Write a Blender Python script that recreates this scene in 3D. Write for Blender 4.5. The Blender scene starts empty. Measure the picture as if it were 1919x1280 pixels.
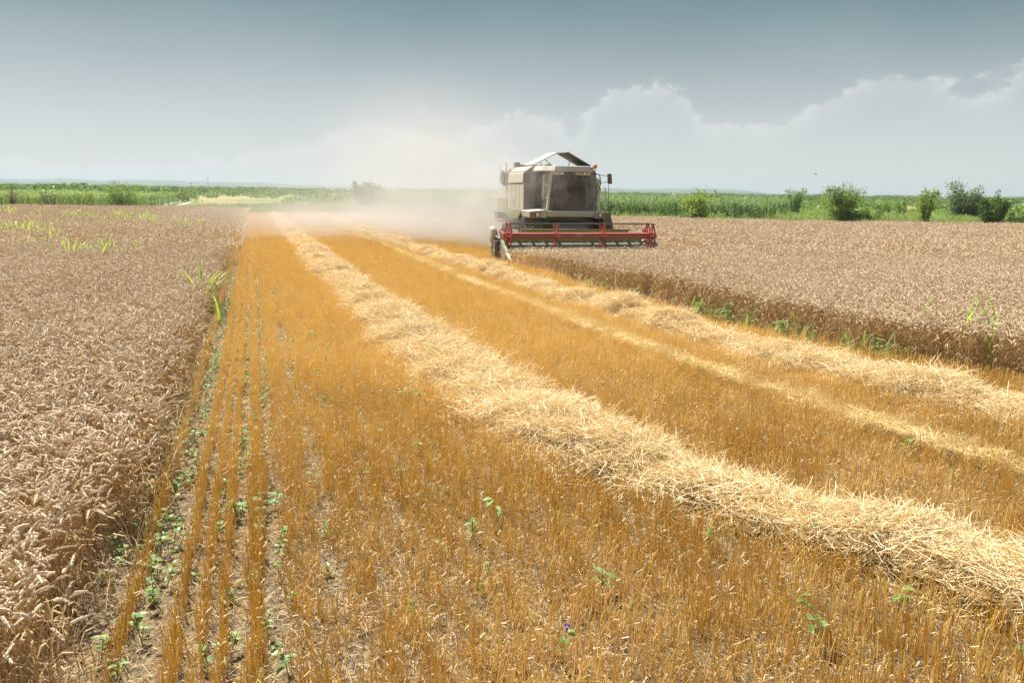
import bpy, bmesh, math, random
import numpy as np
from mathutils import Vector, Matrix, Euler

scene = bpy.context.scene
COL = scene.collection
R = math.radians
rng = np.random.default_rng(7)
random.seed(7)

# ------------------------------------------------------------------ camera
F_PX, CAM_H, ROLL = 1492.0, 2.6, R(0.8)
PITCH = math.atan((640 - 358) / F_PX)
fwd = np.array([0, math.cos(PITCH), -math.sin(PITCH)])
_r0 = np.array([1.0, 0, 0]); _u0 = np.cross(_r0, fwd)
rgt = _r0 * math.cos(ROLL) + _u0 * math.sin(ROLL)
upv = np.cross(rgt, fwd)
cam_data = bpy.data.cameras.new('camera')
cam = bpy.data.objects.new('camera', cam_data)
COL.objects.link(cam)
M = Matrix.Identity(4)
for i in range(3):
    M[i][0], M[i][1], M[i][2] = rgt[i], upv[i], -fwd[i]
M[2][3] = CAM_H
cam.matrix_world = M
cam_data.sensor_width = 36
cam_data.lens = 36 * F_PX / 1919
cam_data.clip_end = 20000
scene.camera = cam

# ------------------------------------------------------------------ light, sky, exposure
SUN_H = Vector((-0.60, 0.80, 0)).normalized()
SUN_EL = R(57)
sun_vec = Vector((SUN_H.x * math.cos(SUN_EL), SUN_H.y * math.cos(SUN_EL), math.sin(SUN_EL)))
sd = bpy.data.lights.new('sun', 'SUN')
sd.energy = 5.0
sd.angle = R(0.53)
sd.color = (1.0, 0.95, 0.86)
sun = bpy.data.objects.new('sun', sd)
COL.objects.link(sun)
sun.rotation_euler = sun_vec.to_track_quat('Z', 'Y').to_euler()

scene.view_settings.view_transform = 'Standard'
scene.view_settings.look = 'None'
scene.view_settings.exposure = 1.0
scene.view_settings.gamma = 1
cy = scene.cycles
cy.max_bounces = 8; cy.diffuse_bounces = 3; cy.glossy_bounces = 2
cy.transmission_bounces = 4; cy.transparent_max_bounces = 12; cy.volume_bounces = 2
cy.caustics_reflective = False; cy.caustics_refractive = False
cy.use_denoising = True
cy.denoiser = 'OPENIMAGEDENOISE'
cy.denoising_input_passes = 'RGB_ALBEDO_NORMAL'


class NT:
    """small helper round a node tree"""
    def __init__(self, nt):
        self.nt = nt
    def node(self, kind, **kw):
        n = self.nt.nodes.new(kind)
        for k, v in kw.items():
            setattr(n, k, v)
        return n
    def put(self, sock, v):
        if isinstance(v, bpy.types.NodeSocket):
            self.nt.links.new(v, sock)
        elif v is not None:
            if sock.type == 'RGBA' and hasattr(v, '__len__') and len(v) == 3:
                v = (*v, 1)
            sock.default_value = v
    def math(self, op, a, b=None, c=None, clamp=False):
        n = self.node('ShaderNodeMath', operation=op, use_clamp=clamp)
        for i, v in enumerate((a, b, c)):
            self.put(n.inputs[i], v) if v is not None else None
        return n.outputs[0]
    def vmath(self, op, a, b=None):
        n = self.node('ShaderNodeVectorMath', operation=op)
        self.put(n.inputs[0], a)
        if b is not None:
            self.put(n.inputs[1], b)
        return n.outputs['Value'] if op in ('DOT_PRODUCT', 'LENGTH') else n.outputs[0]
    def smooth(self, v, a, b, lo=0.0, hi=1.0):
        n = self.node('ShaderNodeMapRange', interpolation_type='SMOOTHSTEP')
        for i, x in enumerate((v, a, b, lo, hi)):
            self.put(n.inputs[i], x)
        return n.outputs[0]
    def mix(self, fac, a, b, blend='MIX'):
        n = self.node('ShaderNodeMix', data_type='RGBA', blend_type=blend)
        self.put(n.inputs[0], fac); self.put(n.inputs[6], a); self.put(n.inputs[7], b)
        return n.outputs[2]
    def noise(self, vec, scale, detail=3, rough=0.55):
        n = self.node('ShaderNodeTexNoise')
        if vec is not None:
            self.put(n.inputs['Vector'], vec)
        n.inputs['Scale'].default_value = scale
        n.inputs['Detail'].default_value = detail
        n.inputs['Roughness'].default_value = rough
        return n.outputs[0]


world = bpy.data.worlds.new('World')
scene.world = world
world.use_nodes = True
wt = world.node_tree
wt.nodes.clear()
W = NT(wt)
sky = W.node('ShaderNodeTexSky', sky_type='NISHITA', sun_disc=False)
sky.sun_elevation = SUN_EL
sky.sun_rotation = math.atan2(SUN_H.x, SUN_H.y)
sky.air_density = 1.0; sky.dust_density = 2.0; sky.ozone_density = 1.5
gen = W.node('ShaderNodeTexCoord').outputs['Generated']
sep = W.node('ShaderNodeSeparateXYZ'); W.put(sep.inputs[0], gen)
el = W.math('ARCSINE', sep.outputs[2])                       # elevation of the ray
az = W.math('ARCTAN2', sep.outputs[0], sep.outputs[1])       # bearing, 0 = straight ahead
comb = W.node('ShaderNodeCombineXYZ'); W.put(comb.inputs[0], az); W.put(comb.inputs[1], W.math('MULTIPLY', el, 1.5))
nz = W.noise(comb.outputs[0], 16, 8, 0.62)
nz2 = W.noise(comb.outputs[0], 34, 7, 0.68)
# crest height of the far cumulus bank as a curve of bearing
fc = W.node('ShaderNodeFloatCurve')
cmap = fc.mapping.curves[0]
def brg(px): return (math.atan2(px - 959.5, F_PX) + 0.7) / 1.4
crest = [(300, .20), (560, .34), (690, .46), (790, .40), (900, .50), (985, .60), (1060, .52), (1110, .68), (1200, .80), (1270, .70), (1320, .52), (1440, .54),
         (1520, .66), (1600, .80), (1690, .82), (1760, .72), (1820, .70), (1900, .86)]
cmap.points[0].location = (0, .2); cmap.points[1].location = (1, .62)
for px, v in crest:
    cmap.points.new(brg(px), v)
fc.mapping.update()
W.put(fc.inputs['Value'], W.math('MULTIPLY_ADD', az, 1 / 1.4, 0.5))
top = W.math('MULTIPLY', fc.outputs[0], R(9.7))
top = W.math('ADD', top, W.math('MULTIPLY', W.math('SUBTRACT', nz, 0.5), R(3.4)))
top = W.math('ADD', top, W.math('MULTIPLY', W.math('SUBTRACT', nz2, 0.5), R(3.4)))
depth_in = W.math('SUBTRACT', top, el)
mask = W.smooth(depth_in, R(-0.15), R(0.75))
rim = W.math('MULTIPLY', mask, W.smooth(depth_in, R(0.2), R(2.9), 1.0, 0.0))
skyc = W.mix(1.0, sky.outputs[0], (0.100, 0.100, 0.100), 'MULTIPLY')
# thin teal-grey veil and the milky band low in the air
g1 = W.smooth(el, R(-0.5), R(15))
veil = W.mix(g1, (0.345, 0.354, 0.360), (0.031, 0.082, 0.092))
zen = W.smooth(el, R(16), R(55))
body = W.mix(W.math('MULTIPLY', W.math('SUBTRACT', 1.0, zen), 0.93), skyc, veil)
streak = W.noise(comb.outputs[0], 3.0, 3, 0.5)
body = W.mix(W.math('MULTIPLY', W.smooth(streak, 0.35, 0.75), W.math('SUBTRACT', 0.13, W.math('MULTIPLY', zen, 0.13))), body, (0.32, 0.345, 0.355))
cl = W.mix(rim, (0.345, 0.358, 0.36), (0.43, 0.435, 0.43))
body = W.mix(W.math('MULTIPLY', mask, W.math('ADD', 0.22, W.math('MULTIPLY', rim, W.smooth(nz2, 0.34, 0.62, 0.0, 0.36)))), body, cl)
bg = W.node('ShaderNodeBackground')
W.put(bg.inputs[0], body); bg.inputs[1].default_value = 1.0
wo = W.node('ShaderNodeOutputWorld')
wt.links.new(bg.outputs[0], wo.inputs[0])

# ------------------------------------------------------------------ places
def ray(px, py):
    return fwd + rgt * (px - 959.5) / F_PX - upv * (py - 640) / F_PX
def at(px, py, z=0.0):
    d = ray(px, py); k = (z - CAM_H) / d[2]
    return np.array([0, 0, CAM_H]) + d * k
def far_at(px, dist):
    """ground point at a forward distance along the bearing of a column"""
    d = ray(px, 360)
    return np.array([d[0] / d[1] * dist, dist, 0.0])
YAW = R(17.765)
CS, SN = math.cos(YAW), math.sin(YAW)
def P(s, t):                                    # along the rows / across the rows
    s = np.asarray(s, float); t = np.asarray(t, float)
    return np.stack([t * CS - s * SN, s * CS + t * SN], -1)
def ST(xy):
    xy = np.asarray(xy, float)
    return -xy[..., 0] * SN + xy[..., 1] * CS, xy[..., 0] * CS + xy[..., 1] * SN
def inview(xy, margin=1.5):
    x, y = xy[..., 0], xy[..., 1]
    return (np.abs(x) < 0.66 * y + margin) & (y > 2.2)
def lerp(tab, s):
    a = np.array(tab, float)
    return np.interp(s, a[:, 0], a[:, 1])
LEFT_EDGE = [(0, -1.25), (4, -1.14), (5, -1.05), (6.2, -.97), (8, -.92), (12, -.89), (18, -.89), (30, -1.0), (45, -1.1), (85, -.85)]
RIGHT_EDGE = [(2, 12.5), (5, 11.1), (8, 10.5), (9, 10.0), (10.7, 9.3), (14, 8.95), (19, 8.7), (24, 8.6), (28, 8.55), (29.0, 8.6), (29.4, 15.0), (90, 15.0)]
W1 = [(2, 5.6), (3, 4.95), (4.2, 4.35), (5.5, 3.62), (7.2, 3.0), (10.5, 2.68), (15, 2.45), (22, 2.2), (30, 2.1), (53, 1.85), (80, 1.7)]
W2 = [(3, 9.2), (5, 8.75), (8, 8.15), (10, 7.8), (13, 7.42), (18, 7.02), (26, 6.75), (40, 6.25), (80, 5.9)]
TRAM = [(4, 6.95), (5.9, 6.58), (8.6, 6.18), (12.5, 5.92), (21, 5.6), (36, 5.5), (70, 4.9), (80, 4.8)]
def vnoise(x, y, seed=0):
    """smooth 2-D value noise in 0..1"""
    x = np.asarray(x, float); y = np.asarray(y, float)
    xi, yi = np.floor(x).astype(int), np.floor(y).astype(int)
    fx, fy = x - xi, y - yi
    fx = fx * fx * (3 - 2 * fx); fy = fy * fy * (3 - 2 * fy)
    def h(a, b):
        v = np.sin(a * 127.1 + b * 311.7 + seed * 74.7) * 43758.5453
        return v - np.floor(v)
    return (h(xi, yi) * (1 - fx) + h(xi + 1, yi) * fx) * (1 - fy) + (h(xi, yi + 1) * (1 - fx) + h(xi + 1, yi + 1) * fx) * fy

# ------------------------------------------------------------------ mesh helpers
def tag(o, label=None, cat=None, group=None, kind=None):
    if label: o['label'] = label
    if cat: o['category'] = cat
    if group: o['group'] = group
    if kind: o['kind'] = kind
    return o
def empty(name, loc=(0, 0, 0), rz=0.0):
    o = bpy.data.objects.new(name, None)
    COL.objects.link(o)
    o.location = loc; o.rotation_euler = (0, 0, rz)
    o.empty_display_size = 0.2
    return o


class MB:
    """collects shapes for ONE mesh"""
    def __init__(self):
        self.v, self.f, self.m, self.r, self.n = [], [], [], [], 0
    def add(self, V, Fc, mi=0, rnd=0.5):
        V = np.asarray(V, float)
        self.v.append(V)
        self.f.extend([tuple(int(i) + self.n for i in q) for q in Fc])
        self.m.extend([mi] * len(Fc))
        self.r.append(np.full(len(V), rnd))
        self.n += len(V)
    def box(self, x0, x1, y0, y1, z0, z1, mi=0):
        V = [(x, y, z) for z in (z0, z1) for y in (y0, y1) for x in (x0, x1)]
        self.add(V, [(0, 2, 3, 1), (4, 5, 7, 6), (0, 1, 5, 4), (2, 6, 7, 3), (0, 4, 6, 2), (1, 3, 7, 5)], mi)
    def hexa(self, bottom, topq, mi=0):
        """eight corners: four bottom ccw, four top ccw"""
        self.add(list(bottom) + list(topq), [(3, 2, 1, 0), (4, 5, 6, 7), (0, 1, 5, 4), (1, 2, 6, 5), (2, 3, 7, 6), (3, 0, 4, 7)], mi)
    def prism(self, poly, axis, a, b, mi=0):
        """polygon in the two other axes, pushed along axis from a to b"""
        n = len(poly)
        def pt(p, w):
            q = list(p); q.insert(axis, w); return q
        V = [pt(p, a) for p in poly] + [pt(p, b) for p in poly]
        Fc = [tuple(range(n))[::-1], tuple(range(n, 2 * n))] + [(i, (i + 1) % n, n + (i + 1) % n, n + i) for i in range(n)]
        self.add(V, Fc, mi)
    def tube(self, pts, rad, n=6, mi=0, rnd=0.5, caps=True):
        pts = np.asarray(pts, float)
        k = len(pts)
        rad = np.broadcast_to(np.asarray(rad, float), (k,))
        T = np.gradient(pts, axis=0)
        T /= np.linalg.norm(T, axis=1, keepdims=True) + 1e-12
        ref = np.array([0, 0, 1.0]) if abs(T[:, 2]).mean() < 0.8 else np.array([1.0, 0, 0])
        A = np.cross(T, ref); A /= np.linalg.norm(A, axis=1, keepdims=True) + 1e-12
        B = np.cross(T, A)
        ang = np.arange(n) * 2 * math.pi / n
        V = pts[:, None] + rad[:, None, None] * (A[:, None] * np.cos(ang)[None, :, None] + B[:, None] * np.sin(ang)[None, :, None])
        Fc = [(i * n + j, i * n + (j + 1) % n, (i + 1) * n + (j + 1) % n, (i + 1) * n + j) for i in range(k - 1) for j in range(n)]
        if caps and n > 2:
            Fc += [tuple(range(n))[::-1], tuple((k - 1) * n + j for j in range(n))]
        self.add(V.reshape(-1, 3), Fc, mi, rnd)
    def ribbon(self, pts, width, side, mi=0, rnd=0.5):
        pts = np.asarray(pts, float); k = len(pts)
        w = np.broadcast_to(np.asarray(width, float), (k,))[:, None] * 0.5
        s = np.asarray(side, float)
        V = np.concatenate([pts - s * w, pts + s * w])
        self.add(V, [(i, i + 1, k + i + 1, k + i) for i in range(k - 1)], mi, rnd)
    def lathe(self, prof, centre, axis, n=24, mi=0):
        """profile (along, radius) turned round an axis"""
        c = np.asarray(centre, float); ax = np.zeros(3); ax[axis] = 1
        a = np.zeros(3); a[(axis + 1) % 3] = 1; b = np.zeros(3); b[(axis + 2) % 3] = 1
        ang = np.arange(n) * 2 * math.pi / n
        V = np.array([c + ax * h + r * (a * math.cos(q) + b * math.sin(q)) for h, r in prof for q in ang])
        k = len(prof)
        Fc = [(i * n + j, i * n + (j + 1) % n, (i + 1) * n + (j + 1) % n, (i + 1) * n + j) for i in range(k - 1) for j in range(n)]
        Fc += [tuple(range(n))[::-1], tuple((k - 1) * n + j for j in range(n))]
        self.add(V, Fc, mi)
    def mesh(self, name, mats):
        me = bpy.data.meshes.new(name)
        V = np.concatenate(self.v)
        me.from_pydata(V.tolist(), [], self.f)
        for m in (mats if isinstance(mats, (list, tuple)) else [mats]):
            me.materials.append(m)
        me.polygons.foreach_set('material_index', np.array(self.m, np.int32))
        at_ = me.attributes.new('rnd', 'FLOAT', 'POINT')
        at_.data.foreach_set('value', np.concatenate(self.r).astype(np.float32))
        me.update()
        return me
    def build(self, name, mats, parent=None, bevel=0.0, smooth=False, coll=None):
        me = self.mesh(name, mats)
        if smooth:
            me.polygons.foreach_set('use_smooth', np.ones(len(me.polygons), bool))
        o = bpy.data.objects.new(name, me)
        (coll or COL).objects.link(o)
        if bevel:
            md = o.modifiers.new('bevel', 'BEVEL'); md.width = bevel; md.segments = 2; md.limit_method = 'ANGLE'
        if parent is not None:
            o.parent = parent
        return o

# ------------------------------------------------------------------ materials
def new_mat(name):
    m = bpy.data.materials.new(name); m.use_nodes = True
    m.node_tree.nodes.clear()
    n = NT(m.node_tree)
    out = n.node('ShaderNodeOutputMaterial')
    return m, n, out
def principled(n, col, rough=0.6, metal=0.0, spec=0.4):
    p = n.node('ShaderNodeBsdfPrincipled')
    n.put(p.inputs['Base Color'], col); n.put(p.inputs['Roughness'], rough)
    p.inputs['Metallic'].default_value = metal
    p.inputs['Specular IOR Level'].default_value = spec
    return p
def plant(name, cols, transl=0.3, rough=0.55, tcol=None, spec=0.25, patch=None, painted_falloff=False):
    """stalk, leaf or straw: colour varies by stalk and by clump, light comes through"""
    m, n, out = new_mat(name)
    a = n.node('ShaderNodeAttribute', attribute_name='rnd')
    oi = n.node('ShaderNodeObjectInfo')
    c = n.mix(a.outputs['Fac'], cols[0], cols[1])
    if len(cols) > 2:
        c = n.mix(n.math('MULTIPLY', oi.outputs['Random'], 0.55), c, cols[2])
    if patch:
        pos = n.node('ShaderNodeNewGeometry').outputs['Position']
        c = n.mix(n.smooth(n.noise(pos, patch[0], 3), 0.4, 0.7, 0, patch[2]), c, patch[1])
    if painted_falloff:                       # brightness falloff painted into the colour: dark near the camera, lighter farther along rows
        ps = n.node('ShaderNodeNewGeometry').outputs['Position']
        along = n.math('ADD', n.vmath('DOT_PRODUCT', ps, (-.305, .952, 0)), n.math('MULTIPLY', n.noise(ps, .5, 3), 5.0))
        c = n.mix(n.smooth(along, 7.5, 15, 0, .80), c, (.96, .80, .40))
    p = principled(n, c, rough, 0, spec)
    t = n.node('ShaderNodeBsdfTranslucent')
    n.put(t.inputs[0], n.mix(1.0, c, tcol, 'MULTIPLY') if tcol else c)
    mx = n.node('ShaderNodeMixShader'); mx.inputs[0].default_value = transl
    n.nt.links.new(p.outputs[0], mx.inputs[1]); n.nt.links.new(t.outputs[0], mx.inputs[2])
    n.nt.links.new(mx.outputs[0], out.inputs[0])
    return m
def paint(name, col, dust=0.35, rough=0.45, metal=0.0, dustcol=(0.50, 0.42, 0.32), spec=0.4):
    """machine paint under an uneven coat of field dust"""
    m, n, out = new_mat(name)
    tc = n.node('ShaderNodeTexCoord').outputs['Object']
    geo = n.node('ShaderNodeNewGeometry')
    sp = n.node('ShaderNodeSeparateXYZ'); n.put(sp.inputs[0], geo.outputs['Normal'])
    n1 = n.noise(tc, 2.3, 6, 0.65); n2 = n.noise(tc, 14, 4, 0.6)
    amt = n.math('MULTIPLY', n.math('ADD', n.math('MULTIPLY', n1, 0.9), n.math('MULTIPLY', n2, 0.5)), dust * 1.4)
    amt = n.math('ADD', amt, n.math('MULTIPLY', n.math('MAXIMUM', sp.outputs[2], 0.0), dust * 0.6), clamp=True)
    c = n.mix(amt, col, dustcol)
    p = principled(n, c, n.math('MULTIPLY_ADD', amt, 0.4, rough, clamp=True), metal, spec)
    bp = n.node('ShaderNodeBump'); bp.inputs['Strength'].default_value = 0.06; n.put(bp.inputs['Height'], n2)
    n.nt.links.new(bp.outputs[0], p.inputs['Normal'])
    n.nt.links.new(p.outputs[0], out.inputs[0])
    return m

EAR = plant('wheat_ear', [(.53, .405, .255), (.87, .73, .53), (.68, .535, .345)], .26, .6)
STALK = plant('wheat_stalk', [(.50, .36, .16), (.74, .57, .31), (.62, .46, .22)], .35, .5, (1, .8, .55))
LEAF_DRY = plant('wheat_leaf', [(.62, .42, .20), (.82, .62, .36)], .45, .6)
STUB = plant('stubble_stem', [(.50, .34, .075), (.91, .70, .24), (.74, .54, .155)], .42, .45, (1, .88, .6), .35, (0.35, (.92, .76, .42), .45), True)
STUBPALE = plant('stubble_pale', [(.91, .73, .38), (.98, .88, .58)], .35, .5)
STRAW = plant('straw', [(.84, .69, .38), (.97, .89, .64), (.93, .82, .52)], .33, .42, (1, .85, .6), .35)
CHAFF = plant('chaff', [(.50, .36, .17), (.88, .74, .48)], .25, .75)
GREEN = plant('weed_green', [(.16, .26, .075), (.32, .45, .14), (.24, .35, .11)], .45, .4, (1, 1, .5))
BLADE = plant('grass_blade', [(.30, .45, .08), (.52, .64, .17), (.40, .54, .12)], .5, .4, (1, 1, .5))
PURPLE = plant('purple_petal', [(.22, .08, .36), (.36, .16, .50)], .3, .6)
CORNM = plant('corn_leaf', [(.10, .17, .06), (.26, .37, .15), (.17, .27, .09)], .38, .5, (1, 1, .5), .18)
TASSEL = plant('corn_tassel', [(.36, .32, .14), (.52, .45, .22)], .3, .6)
VERGE = plant('verge_grass', [(.17, .27, .06), (.34, .44, .11), (.28, .34, .11)], .35, .55, (1, 1, .55))
VERGEDRY = plant('verge_dry', [(.26, .24, .10), (.42, .36, .17)], .3, .6)
BARK, _n, _o = new_mat('bark')
_tc = _n.node('ShaderNodeTexCoord').outputs['Object']
_n.nt.links.new(principled(_n, _n.mix(_n.noise(_tc, 18, 5), (.07, .05, .035), (.17, .13, .09)), .9).outputs[0], _o.inputs[0])

# ------------------------------------------------------------------ scattering (stuff only)
def variants(name, objs_mb, mats):
    c = bpy.data.collections.new(name)
    for i, mb in enumerate(objs_mb):
        mb.build(f'{name}_clump_{i:02d}', mats, coll=c)
    return c
def scatter(name, coll, nv, xyz, rot, scl, kind='stuff', label=None, cat=None, vi=None, parent=None):
    n = len(xyz)
    me = bpy.data.meshes.new(name)
    me.vertices.add(n)
    me.vertices.foreach_set('co', np.asarray(xyz, np.float32).ravel())
    a = me.attributes.new('rot', 'FLOAT_VECTOR', 'POINT'); a.data.foreach_set('vector', np.asarray(rot, np.float32).ravel())
    a = me.attributes.new('scl', 'FLOAT_VECTOR', 'POINT')
    scl = np.asarray(scl, np.float32)
    if scl.ndim == 1:
        scl = np.repeat(scl[:, None], 3, 1)
    a.data.foreach_set('vector', scl.ravel())
    a = me.attributes.new('vi', 'INT', 'POINT')
    a.data.foreach_set('value', (rng.integers(0, nv, n) if vi is None else vi).astype(np.int32))
    o = bpy.data.objects.new(name, me); COL.objects.link(o)
    ng = bpy.data.node_groups.new(name + '_scatter', 'GeometryNodeTree')
    ng.interface.new_socket('Geometry', in_out='INPUT', socket_type='NodeSocketGeometry')
    ng.interface.new_socket('Geometry', in_out='OUTPUT', socket_type='NodeSocketGeometry')
    gi, go = ng.nodes.new('NodeGroupInput'), ng.nodes.new('NodeGroupOutput')
    ci = ng.nodes.new('GeometryNodeCollectionInfo')
    ci.inputs['Collection'].default_value = coll
    ci.inputs['Separate Children'].default_value = True
    ci.inputs['Reset Children'].default_value = True
    ip = ng.nodes.new('GeometryNodeInstanceOnPoints')
    ip.inputs['Pick Instance'].default_value = True
    def named(nm, dt):
        q = ng.nodes.new('GeometryNodeInputNamedAttribute'); q.data_type = dt
        q.inputs['Name'].default_value = nm
        return next(s for s in q.outputs if s.enabled and s.name == 'Attribute')
    er = ng.nodes.new('FunctionNodeEulerToRotation')
    L = ng.links.new
    L(gi.outputs[0], ip.inputs['Points']); L(ci.outputs[0], ip.inputs['Instance'])
    L(named('vi', 'INT'), ip.inputs['Instance Index'])
    L(named('rot', 'FLOAT_VECTOR'), er.inputs[0]); L(er.outputs[0], ip.inputs['Rotation'])
    L(named('scl', 'FLOAT_VECTOR'), ip.inputs['Scale'])
    L(ip.outputs[0], go.inputs[0])
    md = o.modifiers.new('scatter', 'NODES'); md.node_group = ng
    if kind: o['kind'] = kind
    if label: o['label'] = label
    if cat: o['category'] = cat
    if parent: o.parent = parent
    return o
def grid_pts(s0, s1, t0, t1, step, jit=0.5):
    s, t = np.meshgrid(np.arange(s0, s1, step), np.arange(t0, t1, step), indexing='ij')
    s = s.ravel() + rng.uniform(-jit, jit, s.size) * step
    t = t.ravel() + rng.uniform(-jit, jit, t.size) * step
    return s, t
def zrot(n, tilt=0.0):
    r = np.zeros((n, 3))
    r[:, 2] = rng.uniform(0, 2 * math.pi, n)
    if tilt:
        r[:, 0] = rng.normal(0, tilt, n); r[:, 1] = rng.normal(0, tilt, n)
    return r

#@@STRUCTURE
# ------------------------------------------------------------------ ground, far land
def sheet(name, poly, z, mat, kind='structure'):
    me = bpy.data.meshes.new(name)
    me.from_pydata([(p[0], p[1], z) for p in poly], [], [tuple(range(len(poly)))])
    me.materials.append(mat)
    o = bpy.data.objects.new(name, me); COL.objects.link(o); o['kind'] = kind
    return o

gm, gn, gout = new_mat('ground_soil')
pos = gn.node('ShaderNodeNewGeometry').outputs['Position']
n1 = gn.noise(pos, 1.7, 6, .62); n2 = gn.noise(pos, 23, 5, .6); n3 = gn.noise(pos, 0.012, 3, .5)
soil = gn.mix(n1, (.065, .048, .030), (.15, .115, .072))
soil = gn.mix(gn.smooth(n2, .42, .62), soil, (.24, .18, .10))
farc = gn.mix(gn.smooth(n3, .40, .50), (.10, .17, .045), (.30, .26, .11))
farc = gn.mix(gn.smooth(gn.noise(pos, 0.05, 4), .45, .6, 0, .6), farc, (.15, .20, .06))
dist = gn.vmath('LENGTH', pos)
gc = gn.mix(gn.smooth(dist, 84, 96), soil, farc)
gp = principled(gn, gc, .95, 0, .1)
gb = gn.node('ShaderNodeBump'); gb.inputs['Strength'].default_value = .7; gb.inputs['Distance'].default_value = .04
gn.put(gb.inputs['Height'], gn.math('ADD', n1, gn.math('MULTIPLY', n2, .5)))
gn.nt.links.new(gb.outputs[0], gp.inputs['Normal'])
gn.nt.links.new(gp.outputs[0], gout.inputs[0])
mb = MB()
rad = [0, 3, 8, 20, 50, 100, 250, 700, 2000, 7000]
K = 48
V = [(0, 0, 0)] + [(r * math.cos(2 * math.pi * k / K), r * math.sin(2 * math.pi * k / K), 0) for r in rad[1:] for k in range(K)]
Fc = [(0, 1 + k, 1 + (k + 1) % K) for k in range(K)]
for i in range(len(rad) - 2):
    a, b = 1 + i * K, 1 + (i + 1) * K
    Fc += [(a + k, b + k, b + (k + 1) % K, a + (k + 1) % K) for k in range(K)]
mb.add(V, Fc)
o = mb.build('ground', gm); o['kind'] = 'structure'

def flat_mat(name, a, b, sc=3.0):
    m, n, out = new_mat(name)
    ps = n.node('ShaderNodeNewGeometry').outputs['Position']
    n.nt.links.new(principled(n, n.mix(n.noise(ps, sc, 5), a, b), .95, 0, .1).outputs[0], out.inputs[0])
    return m
GRASSBASE = flat_mat('verge_ground', (.10, .15, .035), (.20, .25, .07), .8)
PALEFIELD = flat_mat('pale_field_ground', (.24, .175, .10), (.31, .23, .135), .4)
TRACKM = flat_mat('track_dust', (.36, .33, .28), (.46, .43, .38), .5)
# verge behind the field and the pale cut field farther off
sheet('verge_ground', [(-90, 78), (-40, 78), (-26, 80), (-12, 90), (5, 72), (9, 63.5), (20, 61), (90, 60.5), (140, 130), (-150, 130)], .004, GRASSBASE)
sheet('cut_field', [far_at(368, 134), far_at(480, 131), far_at(566, 133), far_at(548, 152), far_at(376, 154)], .012, PALEFIELD)
sheet('dirt_track', [far_at(289, 106), far_at(303, 106), far_at(331, 133), far_at(338, 141), far_at(329, 141), far_at(318, 133)], .016, TRACKM)
sheet('dirt_track', [far_at(318, 106), far_at(329, 107), far_at(362, 138), far_at(352, 138)], .016, TRACKM)

# far hills: long low ridges kilometres off
HILLM = flat_mat('hill_woods', (.035, .065, .035), (.07, .10, .05), .004)
def ridge(dist, prof, depth, seed):
    mb = MB(); V = []
    xs = np.linspace(-420, 2340, 140)
    for px in xs:
        d = ray(px, 360); hgt = np.interp(px, [p[0] for p in prof], [p[1] for p in prof])
        hgt += (vnoise(px / 60, 0.3, seed) - .5) * 5 + (vnoise(px / 17, 0.3, seed + 1) - .5) * 2.2
        hm = max(2.0, hgt * dist / F_PX)
        x = d[0] / d[1]
        for q, h in ((dist - depth * .5, -2), (dist - depth * .2, hm * .7), (dist, hm), (dist + depth, -2)):
            V.append((x * q, q, h))
    n = len(xs)
    mb.add(V, [(i * 4 + j, (i + 1) * 4 + j, (i + 1) * 4 + j + 1, i * 4 + j + 1) for i in range(n - 1) for j in range(3)])
    o = mb.build('hills', HILLM, smooth=True); o['kind'] = 'structure'
ridge(4600, [(-420, 14), (0, 13), (230, 11), (420, 10), (480, 12), (560, 6), (760, 5), (900, 8), (1100, 8), (1240, 10), (1330, 10), (1500, 3), (1700, 1), (1900, 3), (2300, 6)], 900, 3)
ridge(3300, [(-420, 6), (100, 7), (300, 6), (600, 3), (900, 5), (1000, 6), (1300, 7), (1480, 5), (1600, 3), (1800, 4), (2300, 5)], 600, 9)

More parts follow.
